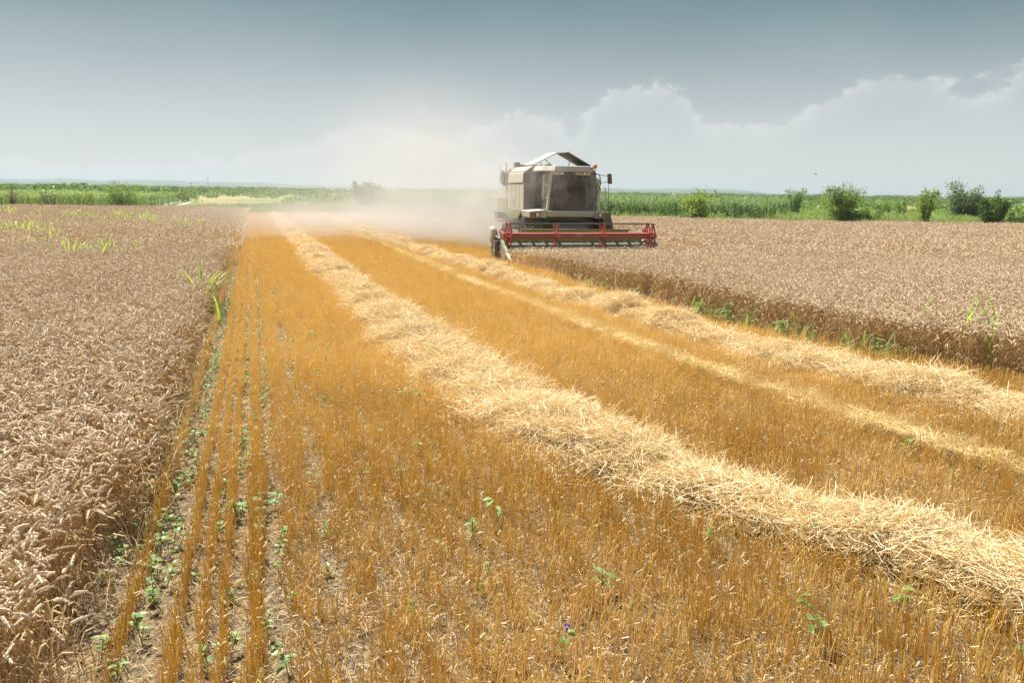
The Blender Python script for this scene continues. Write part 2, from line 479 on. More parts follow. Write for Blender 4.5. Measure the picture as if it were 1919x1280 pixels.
#@@WHEAT
# ------------------------------------------------------------------ standing wheat
def stalk_curve(base, h, az_, lean, droop, n=6):
    """a stalk that leans then nods at the neck; returns points and the end direction"""
    pts = [np.array(base, float)]
    d0 = np.array([math.cos(az_), math.sin(az_), 0])
    ang = lean
    for i in range(n):
        step = h / n
        pts.append(pts[-1] + step * (d0 * math.sin(ang) + np.array([0, 0, math.cos(ang)])))
        if i >= n - 3:
            ang += droop * (0.12, 0.28, 0.45)[i - n + 3]
        else:
            ang += random.uniform(-.03, .05)
    return np.array(pts), d0, ang
def wheat_clump(size, count, near=True):
    mb = MB()
    for _ in range(count):
        bx, by = random.uniform(-size, size) / 2, random.uniform(-size, size) / 2
        h = random.gauss(.70, .05)
        a = random.uniform(0, 2 * math.pi)
        pts, d0, ang = stalk_curve((bx, by, 0), h, a, abs(random.gauss(.05, .08)), random.uniform(.25, 2.0), 6 if near else 4)
        rnd = random.random()
        if near:
            mb.tube(pts, np.linspace(.0024, .0013, len(pts)), 3, 1, rnd, caps=False)
        else:
            sd_ = np.array([-d0[1], d0[0], 0])
            mb.ribbon(pts, .005, sd_, 1, rnd)
        # the ear carries on along the bend
        L_ = random.uniform(.075, .105); k = 9 if near else 4
        e = [pts[-1]]
        for i in range(k - 1):
            ang += random.uniform(.03, .10) * (9 / k)
            e.append(e[-1] + L_ / (k - 1) * (d0 * math.sin(ang) + np.array([0, 0, math.cos(ang)])))
        if near:
            rad_ = [.0036, .0086, .0060, .0094, .0062, .0088, .0056, .0068, .0015]
        else:
            rad_ = [.005, .0105, .0095, .002]
        mb.tube(e, rad_, 5 if near else 3, 0, random.random(), caps=False)
        if near:                                   # short beards
            for q in range(4):
                i = random.randint(2, k - 2)
                dv = e[i + 1] - e[i]; dv /= np.linalg.norm(dv)
                side = np.random.normal(0, .35, 3)
                mb.ribbon([e[i], e[i] + (dv + side) * .028], [.0022, .0004], np.cross(dv, (0, 0, 1.0)) + 1e-3, 0, .9)
        if random.random() < (.9 if near else .35):          # dry leaf
            j = random.randint(1, len(pts) - 3)
            la = random.uniform(0, 6.28); ld = np.array([math.cos(la), math.sin(la), 0])
            ll = random.uniform(.10, .20)
            lp = [pts[j], pts[j] + ld * ll * .35 + np.array([0, 0, ll * .35]), pts[j] + ld * ll * .75 + np.array([0, 0, ll * .25]), pts[j] + ld * ll - np.array([0, 0, ll * .15])]
            mb.ribbon(lp, [.007, .009, .007, .001], np.array([-ld[1], ld[0], .2]), 2, random.random())
    return mb
WM = [EAR, STALK, LEAF_DRY]
np.random.seed(4)
wheat_near = variants('wheat_near', [wheat_clump(.36, 52) for _ in range(9)], WM)
wheat_far = variants('wheat_far', [wheat_clump(1.15, 330, False) for _ in range(6)], WM)
def far_limit_left(x):                      # forward distance where the left wheat stops
    return np.interp(x, [-60, -46, -37, -24, -15], [75, 74, 74.5, 77, 79])
def far_limit_right(x):
    return np.interp(x, [0, 8, 21, 37, 60], [66, 64, 60, 59.5, 59.5])
def wheat_points(step, smin, smax, tmin, tmax, left, ymin, ymax):
    s, t = grid_pts(smin, smax, tmin, tmax, step, .35)
    xy = P(s, t)
    ok = inview(xy, 2.0) & (xy[:, 1] >= ymin) & (xy[:, 1] < ymax)
    if left:
        ok &= (t < lerp(LEFT_EDGE, s) - step * .35 + .04) & (xy[:, 1] < far_limit_left(xy[:, 0]))
    else:
        ok &= (t > lerp(RIGHT_EDGE, s) + step * .35 - .04) & (xy[:, 1] < far_limit_right(xy[:, 0]))
    s, t, xy = s[ok], t[ok], xy[ok]
    hs = .93 + .16 * vnoise(xy[:, 0] / 2.2, xy[:, 1] / 2.2, 2)
    if not left:                                  # the reel has pressed the crop down just ahead of the header
        hs = hs * (1 - .30 * np.clip((s - 21.5) / 5, 0, 1) * np.clip((17.5 - t) / 3.5, 0, 1) * (s < 29.4))
    return s, t, xy, hs
def wheat_field(left, name, label):
    yb = 26
    s, t, xy, hs = wheat_points(.29, 0, 40, -22 if left else 8, 0 if left else 30, left, 1.5, yb)
    n = len(s)
    rot = zrot(n, .06)
    edge = lerp(LEFT_EDGE if left else RIGHT_EDGE, s)
    d = np.abs(t - edge)
    # ears at the cut edge bow out over the stubble
    lean = np.clip(1 - d / .7, 0, 1) * rng.uniform(-.22, .16, n)
    out = np.array([CS, SN]) * (1 if left else -1)
    ax = np.array([-out[1], out[0]])
    for i in range(n):
        if abs(lean[i]) > .02:
            q = Matrix.Rotation(lean[i], 3, Vector((ax[0], ax[1], 0))) @ Matrix.Rotation(rot[i, 2], 3, 'Z')
            rot[i] = q.to_euler()
    scl = np.stack([np.ones(n), np.ones(n), hs], -1)
    o1 = scatter(name, wheat_near, 9, np.c_[xy, np.zeros(n)], rot, scl, label=label, cat='wheat')
    s, t, xy, hs = wheat_points(.95, 10, 100, -45 if left else 8, 0 if left else 75, left, yb - .2, 95)
    n = len(s)
    o2 = scatter(name + '_beyond', wheat_far, 6, np.c_[xy, np.zeros(n)], zrot(n, .03), np.stack([np.ones(n), np.ones(n), hs * 1.02], -1), parent=o1)
    return o1
wheat_field(True, 'wheat_field', 'tall ripe pinkish wheat standing uncut along the left of the stubble')
wheat_field(False, 'wheat_field', 'ripe pale wheat standing uncut in front of and right of the combine')

#@@STUBBLE
# ------------------------------------------------------------------ stubble rows
def stub_seg(length, count, width, hmean, pale=False, messy=.10):
    mb = MB()
    for _ in range(count):
        x = random.uniform(-length, length) / 2; y = random.gauss(0, width)
        h = max(.06, random.gauss(hmean, hmean * .18))
        a = random.uniform(0, 6.28); ln = abs(random.gauss(0, messy))
        if random.random() < .11: ln = random.uniform(.4, 1.2)
        d = np.array([math.cos(a) * math.sin(ln), math.sin(a) * math.sin(ln), math.cos(ln)])
        b = np.array([x, y, 0])
        r_ = random.uniform(.0017, .0027)
        rnd = random.random()
        mb.tube([b, b + d * h * .55, b + d * h], [r_ * 1.15, r_, r_], 3, 0, rnd, caps=False)
        if random.random() < .16:                # torn leaf sheath
            la = random.uniform(0, 6.28); ld = np.array([math.cos(la), math.sin(la), 0]); z0 = b + d * h * random.uniform(.3, .9); ll = random.uniform(.03, .09)
            mb.ribbon([z0, z0 + ld * ll * .6 + np.array([0, 0, ll * .3]), z0 + ld * ll - np.array([0, 0, ll * .3])], [.005, .006, .001], np.array([-ld[1], ld[0], .3]), 1, random.random())
    return mb
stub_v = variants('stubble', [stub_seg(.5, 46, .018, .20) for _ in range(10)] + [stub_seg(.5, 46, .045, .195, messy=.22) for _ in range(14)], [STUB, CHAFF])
stubp_v = variants('stubble_pale', [stub_seg(.5, 50, .05, .235, messy=.26) for _ in range(5)], [STUBPALE, CHAFF])
PT, PR, PS, PV = [], [], [], []
left_rows = [-.83, -.55, -.42, -.31, -.15, -.10]
rows = [(t_, False) for t_ in left_rows] + [(t_, True) for t_ in np.arange(.10, 15.0, .125)]
for t0, loose in rows:
    s = np.arange(1.5, 84, .42)
    s = s + rng.uniform(-.1, .1, len(s))
    wob = .03 * np.sin(s * .21 + t0) + (rng.normal(0, .03, len(s)) if loose else rng.normal(0, .008, len(s)))
    t = t0 + wob
    xy = P(s, t)
    ok = inview(xy, 1.0) & (t > lerp(LEFT_EDGE, s) + .05) & ((t < lerp(RIGHT_EDGE, s) - .1) | (s > 31)) & (t < 15)
    if loose:
        ok &= rng.random(len(s)) < 1.0 + .3 * vnoise(s / .8, t / .45, 5)
        if min(abs(t0 - .37), abs(t0 - .77), abs(t0 - 1.31)) < .04:      # worn drill rows
            ok &= rng.random(len(s)) < .40
    # thinner under the windrows
    for tab, hw in ((W1, .55), (W2, .5)):
        ok &= ~((np.abs(t - lerp(tab, s)) < hw) & (rng.random(len(s)) < .8))
    ok &= np.abs(t - lerp(TRAM, s)) > .09
    k = ok.sum()
    PT.append(np.c_[xy[ok], np.zeros(k)])
    rz = np.full(k, math.pi / 2 + YAW) + rng.normal(0, .05, k) + np.where(rng.random(k) < .5, 0, math.pi)
    PR.append(np.c_[rng.normal(0, .05, k), rng.normal(0, .05, k), rz])
    hz = (.72 + .55 * vnoise(xy[ok][:, 0] / 1.1, xy[ok][:, 1] / 1.1, 8))
    PS.append(np.c_[np.ones(k), np.ones(k), hz])
    PV.append(rng.integers(10, 24, k) if loose else rng.integers(0, 10, k))
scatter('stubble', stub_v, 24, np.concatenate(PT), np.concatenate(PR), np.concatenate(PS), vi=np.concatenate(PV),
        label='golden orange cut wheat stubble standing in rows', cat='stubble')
# pale bleached strip of pressed stubble between the two windrows
PT, PR = [], []
for off in (-.06, .0, .06):
    s = np.arange(3, 80, .27); s = s + rng.uniform(-.1, .1, len(s))
    t = lerp(TRAM, s) + off + .10 * (vnoise(s / 1.7, 2.2, 3) - .5) + rng.normal(0, .05, len(s))
    ok = inview(P(s, t), 1.0) & (rng.random(len(s)) < .30 + .8 * vnoise(s / 1.0, 5.0, 12))
    PT.append(np.c_[P(s, t)[ok], np.zeros(ok.sum())])
    PR.append(np.c_[rng.normal(0, .12, ok.sum()), rng.normal(0, .12, ok.sum()), np.full(ok.sum(), math.pi / 2 + YAW)])
PT, PR = np.concatenate(PT), np.concatenate(PR)
scatter('stubble_strip', stubp_v, 5, PT, PR, rng.uniform(.8, 1.1, len(PT)), label='pale bleached strip of stubble between the two straw windrows', cat='stubble')

s_t = np.concatenate([rng.uniform(4, 30, 330), rng.uniform(30, 78, 330)]); t_t = lerp(TRAM, s_t) + rng.normal(0, .06, len(s_t))
ok = inview(P(s_t, t_t), 1.0) & (vnoise(s_t / .9, 3.3, 6) > .20); s_t, t_t = s_t[ok], t_t[ok]
# chaff and broken straw lying between the rows
def litter(size, count, lmin, lmax, r_, flat=.25):
    mb = MB()
    for _ in range(count):
        c = np.array([random.uniform(-size, size) / 2, random.uniform(-size, size) / 2, random.uniform(.004, .03)])
        a = random.uniform(0, 6.28); e = random.gauss(0, flat)
        L_ = random.uniform(lmin, lmax)
        d = np.array([math.cos(a) * math.cos(e), math.sin(a) * math.cos(e), math.sin(e)])
        side = np.array([-d[1], d[0], random.uniform(-.5, .5)])
        mb.tube([c - d * L_ / 2, c + np.array([0, 0, random.uniform(-.01, .01)]), c + d * L_ / 2], r_ * random.uniform(.7, 1.2), 3, 0, random.random(), caps=False)
    return mb
chaff_v = variants('chaff', [litter(.5, 130, .02, .12, .0016) for _ in range(6)], [CHAFF])
s, t = grid_pts(1.5, 40, -1.0, 12, .36, .5)
xy = P(s, t)
ok = inview(xy, .5) & (t > lerp(LEFT_EDGE, s)) & (t < lerp(RIGHT_EDGE, s)) & (rng.random(len(s)) < .88)
scatter('loose_straw', chaff_v, 6, np.c_[xy[ok], np.zeros(ok.sum())], zrot(ok.sum()), rng.uniform(.8, 1.3, ok.sum()), label='short broken straw and chaff lying on the soil between rows', cat='straw')

# ------------------------------------------------------------------ straw windrows
def tangle(radius, count, hgt):
    mb = MB()
    for _ in range(count):
        rr = radius * math.sqrt(random.random()); a = random.uniform(0, 6.28)
        c = np.array([rr * math.cos(a), rr * math.sin(a), random.uniform(0, hgt) * (1 - (rr / radius) ** 2 * .6)])
        b = random.uniform(0, 6.28); e = random.gauss(.0, .28)
        L_ = random.uniform(.14, .42)
        d = np.array([math.cos(b) * math.cos(e), math.sin(b) * math.cos(e), math.sin(e)])
        bow = np.array([random.gauss(0, .02), random.gauss(0, .02), random.gauss(0, .02)])
        pts = [c - d * L_ / 2, c - d * L_ / 6 + bow, c + d * L_ / 6 + bow, c + d * L_ / 2]
        r_ = random.uniform(.0016, .003)
        mb.tube(pts, [r_, r_, r_, r_ * .7], 3, 0, random.random(), caps=False)
    return mb
tangle_v = variants('straw_tangle', [tangle(.24, 75, .12) for _ in range(8)], [STRAW])
scatter('strip_straw', variants('pale_straw', [tangle(.15, 34, .05) for _ in range(4)], [STUBPALE]), 4, np.c_[P(s_t, t_t), np.full(len(s_t), .14)], zrot(len(s_t), .15), rng.uniform(.6, 1.0, len(s_t)), label='pale loose straw lying along the bleached strip', cat='straw')
bm_, bn_, bo_ = new_mat('straw_bed')
_ps = bn_.node('ShaderNodeNewGeometry').outputs['Position']
bcol = bn_.mix(bn_.noise(_ps, 30, 6, .7), (.20, .125, .045), (.66, .48, .22))
bpr = principled(bn_, bcol, .8, 0, .1)
bbu = bn_.node('ShaderNodeBump'); bbu.inputs['Strength'].default_value = 1; bbu.inputs['Distance'].default_value = .03
bn_.put(bbu.inputs['Height'], bn_.noise(_ps, 60, 6, .75)); bn_.nt.links.new(bbu.outputs[0], bpr.inputs['Normal'])
bn_.nt.links.new(bpr.outputs[0], bo_.inputs[0])
def windrow(tab, s0, s1, hw0, hw1, h0, seed, label, near=1.0):
    def prof(s, u):
        """height of the heap at u in -1..1 across"""
        lump = .30 + 1.15 * vnoise(s / .55, u * 1.1 + 3, seed) * (.45 + .95 * vnoise(s / 1.5, u * .5, seed + 4))
        return h0 * np.interp(s, [s0, 5.6, 7.5], [.7, .75, 1]) * lump * np.clip(1 - np.abs(u) ** 2.2, 0, 1)
    def half(s):
        return np.interp(s, [s0, 5.6, 7.5, 12, 30, s1], [hw0 * near, hw0 * near, hw0 * .9, hw0 * .9, (hw0 + hw1) / 2, hw1]) * (.74 + .5 * vnoise(s / 1.1, 7.0, seed + 9))
    ss = np.concatenate([np.arange(s0, 22, .12), np.arange(22, s1, .4)])
    uu = np.linspace(-1, 1, 15)
    S, U = np.meshgrid(ss, uu, indexing='ij')
    T = lerp(tab, S) + U * half(S)
    Z = prof(S, U) * .86 + .002
    V = np.concatenate([P(S, T), Z[..., None]], -1).reshape(-1, 3)
    m = len(uu)
    mb = MB()
    mb.add(V, [(i * m + j, i * m + j + 1, (i + 1) * m + j + 1, (i + 1) * m + j) for i in range(len(ss) - 1) for j in range(m - 1)])
    pts = []
    for a, b, dens in ((s0, 9, 75), (9, 18, 55), (18, 34, 34), (34, s1, 16)):
        n = int((b - a) * 2 * hw0 * dens)
        s = rng.uniform(a, b, n); u = np.clip(rng.normal(0, .48, n), -1.3, 1.3)
        keep = vnoise(s / .45, u * 1.3 + 9, seed + 2) > .20; s, u = s[keep], u[keep]
        t = lerp(tab, s) + u * half(s)
        pts.append(np.c_[P(s, t), prof(s, u) * .92 - .03])
    pts = np.concatenate(pts)
    pts = pts[inview(pts, 1.0)]
    n = len(pts)
    o = scatter('straw_windrow', tangle_v, 8, pts, zrot(n, .28), rng.uniform(.7, 1.2, n), label=label, cat='straw windrow')
    b = mb.build('straw_bed', bm_, o, smooth=True)
    b['kind'] = 'stuff'
    return o
windrow(W1, 2.2, 79, .76, .42, .28, 11, 'broad bright straw windrow curving from the far field to the near corner', .50)
windrow(W2, 3.5, 79, .58, .42, .27, 31, 'lumpy straw windrow beside the cut edge of the right wheat')

#@@COMBINE
# ------------------------------------------------------------------ combine harvester
BEIGE = paint('dusty_cream_paint', (.58, .535, .43), .42, dustcol=(.46, .39, .30))
GREY = paint('dusty_grey_panel', (.20, .20, .185), .42, dustcol=(.34, .30, .25))
LIME = paint('lime_green_paint', (.23, .28, .03), .22)
DKGREEN = paint('dark_green_paint', (.035, .07, .03), .25)
RED = paint('red_paint', (.36, .03, .02), .14, .38, dustcol=(.42, .27, .18))
DARK = paint('dark_steel', (.03, .03, .028), .25, .6)
STEEL = paint('pale_steel', (.55, .53, .50), .2, .35, .7)
RUBBER = paint('tyre_rubber', (.02, .02, .02), .25, .8, dustcol=(.22, .18, .14))
BLACKTUBE = paint('black_tube', (.018, .018, .02), .12, .4)
PALETUBE = paint('pale_tube', (.62, .60, .55), .25, .4)
LAMPG = paint('lamp_lens', (.78, .78, .74), .12, .12)
REDLENS = paint('red_lens', (.35, .05, .03), .15, .2)
ORANGE, _n, _o = new_mat('orange_beacon_lens')
_p = principled(_n, (.95, .27, .03), .2); _p.inputs['Transmission Weight'].default_value = .3
_n.nt.links.new(_p.outputs[0], _o.inputs[0])
GOLD = paint('gold_marking', (.70, .50, .16), .1, .5)
SEATM = paint('seat_cloth', (.04, .04, .045), .1, .9)
GLASS, _n, _o = new_mat('dusty_windscreen')
_tc = _n.node('ShaderNodeTexCoord').outputs['Object']
_d = _n.math('ADD', _n.math('MULTIPLY', _n.smooth(_n.noise(_tc, 1.35, 5, .62), .44, .68), .40), _n.math('MULTIPLY', _n.noise(_tc, 9, 4), .05))
_df = _n.node('ShaderNodeBsdfDiffuse'); _df.inputs[0].default_value = (.46, .40, .34, 1)
_gl = _n.node('ShaderNodeBsdfGlass'); _gl.inputs['IOR'].default_value = 1.01; _gl.inputs['Roughness'].default_value = 0
_tr = _n.node('ShaderNodeBsdfTransparent'); _tr.inputs[0].default_value = (.36, .39, .36, 1)
_gs = _n.node('ShaderNodeBsdfGlossy'); _gs.inputs['Roughness'].default_value = .08
_fr = _n.node('ShaderNodeFresnel'); _fr.inputs['IOR'].default_value = 1.45
_m1 = _n.node('ShaderNodeMixShader'); _n.put(_m1.inputs[0], _fr.outputs[0])
_n.nt.links.new(_tr.outputs[0], _m1.inputs[1]); _n.nt.links.new(_gs.outputs[0], _m1.inputs[2])
_m2 = _n.node('ShaderNodeMixShader'); _n.put(_m2.inputs[0], _d)
_n.nt.links.new(_m1.outputs[0], _m2.inputs[1]); _n.nt.links.new(_df.outputs[0], _m2.inputs[2])
_n.nt.links.new(_m2.outputs[0], _o.inputs[0])
_n.nt.nodes.remove(_gl)

C_O = P(28, 11.62); C_YAW = R(15.5)
cb = empty('combine_harvester', (C_O[0], C_O[1], 0), C_YAW)
tag(cb, 'dusty cream and lime combine harvester with red reel and raised tank lids', 'combine harvester')
def part(name, mats, fn, parent=cb, bevel=0.0, smooth=False):
    mb = MB(); fn(mb)
    return mb.build(name, mats, parent, bevel, smooth)

# --- header
def f(m):
    m.prism([(.98, .36), (.98, .98), (1.04, .98), (1.04, .30), (.30, .16), (-.32, .16), (-.32, .20), (.30, .21), (.72, .26)], 0, -3.02, 3.08)
    m.prism([(.985, .98), (.97, 1.19), (1.05, 1.19), (1.045, .98)], 0, -2.05, 2.38)
    m.box(-3.02, 3.08, 1.05, 1.14, .72, .86); m.box(-3.02, 3.08, 1.05, 1.14, .30, .42)
header = part('header', [LIME], f, bevel=.008)
part('table_floor', [DKGREEN], lambda m: (m.box(-2.98, 3.05, .955, .977, .34, .64), m.hexa([(-2.98, -.30, .212), (3.05, -.30, .212), (3.05, .30, .222), (-2.98, .30, .222)], [(-2.98, -.30, .222), (3.05, -.30, .222), (3.05, .30, .232), (-2.98, .30, .232)])), header)
def side_plate(x):
    def f(m):
        m.prism([(-.55, .12), (1.10, .14), (1.10, 1.10), (.75, 1.20), (.30, .92), (-.20, .62), (-.62, .34)], 0, x - .025, x + .025)
    return f
part('side_plate', [GREY], side_plate(-3.05), header, .006)
part('side_plate', [GREY], side_plate(3.11), header, .006)
part('drive_cover', [BEIGE], lambda m: (m.lathe([(-.13, .10), (-.12, .24), (-.05, .27), (.05, .27), (.10, .22)], (-3.17, .92, 1.02), 0, 20), m.box(-3.26, -3.09, .80, 1.08, .55, 1.02)), header, .01)
part('drive_chain_guard', [DARK], lambda m: (m.box(-3.24, -3.10, .30, .62, .28, .78), m.box(-3.2, -3.08, .62, 1.10, .10, .55), m.tube([(-3.16, .9, .98), (-3.12, .5, .92), (-3.08, .2, .86)], .045, 8)), header, .01)
part('cutter_bar', [STEEL], lambda m: (m.box(-3.02, 3.08, -.40, -.32, .155, .195), [m.prism([(-3.0 + .0762 * k, -.40), (-2.965 + .0762 * k, -.40), (-2.983 + .0762 * k, -.52)], 2, .165, .185) for k in range(80)]), header)
def f(m):
    m.lathe([(-2.95, .16), (3.02, .16)], (0, .50, .52), 0, 20)
    for sgn, x0, x1 in ((1, -2.95, -.35), (-1, 3.0, .45)):
        n = 90; V = []
        for i in range(n + 1):
            q = sgn * i / n * 2 * math.pi * 5
            x = x0 + (x1 - x0) * i / n
            for rr in (.15, .27):
                V.append((x, .50 + rr * math.cos(q), .52 + rr * math.sin(q)))
        m.add(V, [(2 * i, 2 * i + 1, 2 * i + 3, 2 * i + 2) for i in range(n)])
    for k in range(10):
        q = k * .9; x = -.3 + k * .07
        m.tube([(x, .5, .52), (x, .5 + .30 * math.cos(q), .52 + .30 * math.sin(q))], .01, 5)
part('auger', [DKGREEN], f, header)
def divider(x, sgn):
    def f(m):
        m.tube([(x + sgn * .06, .25, .80), (x + sgn * .05, -.10, .62), (x, -.50, .36), (x - sgn * .01, -.62, .30)], [.075, .08, .075, .06], 10)
        m.hexa([(x - .08, -.55, .08), (x + .08, -.55, .08), (x + .06, .35, .10), (x - .06, .35, .10)], [(x - .03, -.58, .34), (x + .03, -.58, .34), (x + .04, .35, .62), (x - .04, .35, .62)])
    return f
for x, sg in ((-2.98, 1), (3.05, -1)):
    d = part('crop_divider', [LIME], divider(x, sg), header, smooth=False)
    part('divider_tip', [STEEL], lambda m: m.tube([(x, -.56, .33), (x + .03 * sg, -.80, .20), (x + .06 * sg, -1.05, .08)], [.085, .07, .018], 10), d)
# --- reel
RZ, RR = .99, .52
def f(m):
    m.tube([(-2.82, 0, RZ), (2.86, 0, RZ)], .115, 8)
reel = part('reel', [RED], f)
def spider(x):
    def f(m):
        for k in range(6):
            q = k * math.pi / 3
            c, s_ = math.cos(q), math.sin(q)
            for dx in (-.055, .055):
                w = .035
                a = np.array([x + dx, -s_ * w, c * w]); b = -np.array([0, -s_ * w, c * w]) + [x + dx, 0, 0]
                z = np.array([0, 0, RZ])
                p0 = np.array([0, c * .08, s_ * .08]); p1 = np.array([-dx * .55, c * (RR + .01), s_ * (RR + .01)])
                t_ = np.array([.008, 0, 0])
                m.hexa([a + p0 + z - t_, a + p0 + z + t_, b + p0 + z + t_, b + p0 + z - t_], [a + p1 + z - t_, a + p1 + z + t_, b + p1 + z + t_, b + p1 + z - t_])
        m.lathe([(-.07, .15), (.07, .15)], (x, 0, RZ), 0, 12)
    return f
for i, x in enumerate((-2.82, -.98, .88, 2.84)):
    part('reel_spider', [RED], spider(x), reel)
    if i in (0, 3):
        def f(m):
            V = []
            for rr, in ((RR - .02,), (RR + .03,)):
                for dx in (-.02, .02):
                    V += [(x + dx, rr * math.cos(k * math.pi / 3), RZ + rr * math.sin(k * math.pi / 3)) for k in range(6)]
            Fq = []
            for k in range(6):
                j = (k + 1) % 6
                Fq += [(k, j, 6 + j, 6 + k), (12 + k, 18 + k, 18 + j, 12 + j), (k, 12 + k, 12 + j, j), (6 + k, 6 + j, 18 + j, 18 + k)]
            m.add(V, Fq)
        part('reel_rim', [RED], f, reel)
for k in range(6):
    q = k * math.pi / 3
    yb, zb = RR * math.cos(q), RZ + RR * math.sin(q)
    def f(m):
        m.tube([(-2.86, yb, zb), (2.90, yb, zb)], .019, 6)
        for i in range(38):
            x = -2.78 + i * .152
            m.tube([(x, yb, zb), (x, yb + .02, zb - .10), (x, yb + .06, zb - .20)], .0055, 4)
    part('tine_bar', [STEEL if zb < .6 else DARK], f, reel)  # lower bars in pale steel: their sunlit brightness is put into the colour
for x in (-2.98, 3.02):
    part('reel_arm', [RED], lambda m: (m.hexa([(x - .03, 1.05, 1.10), (x + .03, 1.05, 1.10), (x + .03, 1.05, 1.22), (x - .03, 1.05, 1.22)], [(x - .03, -.10, .93), (x + .03, -.10, .93), (x + .03, -.10, 1.05), (x - .03, -.10, 1.05)]),
         m.lathe([(-.05, .12), (.05, .12)], (x, 0, RZ), 0, 14)), reel, .006)
part('hydraulic_ram', [BEIGE], lambda m: m.tube([(2.93, 1.0, .72), (2.93, .35, .80)], .05, 8), reel)
def f(m):      # small round-ended emblem with strokes on the reel beam
    y = -.117; cx, cz = -.10, RZ - .005
    ring = [(cx + .155 * math.cos(a) * (1.0 if abs(math.cos(a)) < .8 else .98), y, cz + .05 * math.sin(a)) for a in np.linspace(0, 2 * math.pi, 25)]
    m.tube(ring, .006, 4)
    m.tube([(cx - .07, y, cz + .02), (cx - .10, y, cz + .018), (cx - .115, y, cz), (cx - .10, y, cz - .018), (cx - .07, y, cz - .02)], .005, 4)
    m.tube([(cx - .05, y, cz + .022), (cx - .05, y, cz - .02), (cx - .025, y, cz - .02)], .005, 4)
    m.tube([(cx - .015, y, cz - .02), (cx + .005, y, cz + .022), (cx + .025, y, cz - .02)], .005, 4)
    for q in (.045, .085):
        m.tube([(cx + q + .022, y, cz + .02), (cx + q, y, cz + .016), (cx + q + .022, y, cz - .012), (cx + q, y, cz - .02)], .005, 4)
part('emblem', [GOLD], f, reel)

# --- body
part('feeder_house', [DARK], lambda m: m.hexa([(-.25, 1.05, .28), (1.05, 1.05, .28), (1.05, 3.6, .95), (-.25, 3.6, .95)], [(-.25, 1.05, .98), (1.05, 1.05, .98), (1.05, 3.6, 1.58), (-.25, 3.6, 1.58)]), bevel=.01)
part('chassis', [DKGREEN], lambda m: (m.box(-.55, 1.65, 3.0, 9.0, .95, 1.60), m.box(-.95, 2.05, 3.25, 3.6, .72, .98)))
def wheel(x, y, rad, w, n_lug):
    wm = MB()
    wm.lathe([(-w / 2, rad * .55), (-w / 2, rad * .80), (-w * .42, rad * .93), (-w * .25, rad * .97), (w * .25, rad * .97), (w * .42, rad * .93), (w / 2, rad * .80), (w / 2, rad * .55)], (x, y, rad), 0, 36)
    for k in range(n_lug):
        for sd_ in (-1, 1):
            q = 2 * math.pi * (k + (.5 if sd_ > 0 else 0)) / n_lug
            dq = .16
            V = []
            for rr in (rad * .95, rad * 1.0):
                for xa, qa in ((sd_ * w * .02, q), (sd_ * w * .02, q + .07), (sd_ * w * .46, q + dq + .07), (sd_ * w * .46, q + dq)):
                    V.append((x + xa, y + rr * math.cos(qa), rad + rr * math.sin(qa)))
            wm.add(V, [(0, 1, 2, 3), (7, 6, 5, 4), (0, 4, 5, 1), (1, 5, 6, 2), (2, 6, 7, 3), (3, 7, 4, 0)])
    o = empty('wheel'); o.parent = cb
    wm.build('tyre', [RUBBER], o)
    part('rim', [BEIGE], lambda m: m.lathe([(-w * .44, rad * .56), (-w * .40, rad * .50), (-w * .12, rad * .42), (-w * .10, rad * .14), (-w * .3, rad * .12), (w * .3, rad * .12), (w * .10, rad * .14), (w * .12, rad * .42), (w * .40, rad * .50), (w * .44, rad * .56)], (x, y, rad), 0, 28), o, smooth=False)
wheel(-.98, 3.45, .84, .58, 18); wheel(2.08, 3.45, .84, .58, 18)
wheel(-.75, 7.9, .56, .36, 16); wheel(1.85, 7.9, .56, .36, 16)
for x in (-.98, 2.08):
    part('mudguard', [DARK], lambda m: [m.hexa([(x - .3, 3.45 + .93 * math.cos(a), .84 + .93 * math.sin(a)), (x + .3, 3.45 + .93 * math.cos(a), .84 + .93 * math.sin(a)), (x + .3, 3.45 + .93 * math.cos(b), .84 + .93 * math.sin(b)), (x - .3, 3.45 + .93 * math.cos(b), .84 + .93 * math.sin(b))],
        [(x - .3, 3.45 + .96 * math.cos(a), .84 + .96 * math.sin(a)), (x + .3, 3.45 + .96 * math.cos(a), .84 + .96 * math.sin(a)), (x + .3, 3.45 + .96 * math.cos(b), .84 + .96 * math.sin(b)), (x - .3, 3.45 + .96 * math.cos(b), .84 + .96 * math.sin(b))])
        for a, b in [(R(40 + 12 * k), R(52 + 12 * k)) for k in range(12)]])
# front platform with its lamp pods
def f(m):
    m.hexa([(-.60, 2.28, 1.61), (1.40, 2.28, 1.61), (1.40, 3.3, 1.62), (-.60, 3.3, 1.62)], [(-.66, 2.22, 1.855), (1.46, 2.22, 1.845), (1.46, 3.3, 1.88), (-.66, 3.3, 1.88)])
    m.hexa([(-1.36, 2.20, 1.57), (-.64, 2.20, 1.57), (-.60, 3.3, 1.60), (-1.36, 3.3, 1.60)], [(-1.38, 2.14, 1.83), (-.664, 2.20, 1.895), (-.664, 3.3, 1.90), (-1.38, 3.3, 1.85)])
    m.hexa([(1.42, 2.20, 1.56), (1.83, 2.20, 1.56), (1.83, 3.3, 1.60), (1.42, 3.3, 1.60)], [(1.463, 2.20, 1.88), (1.85, 2.14, 1.82), (1.85, 3.3, 1.85), (1.463, 3.3, 1.89)])
plat = part('front_platform', [BEIGE], f, bevel=.02)
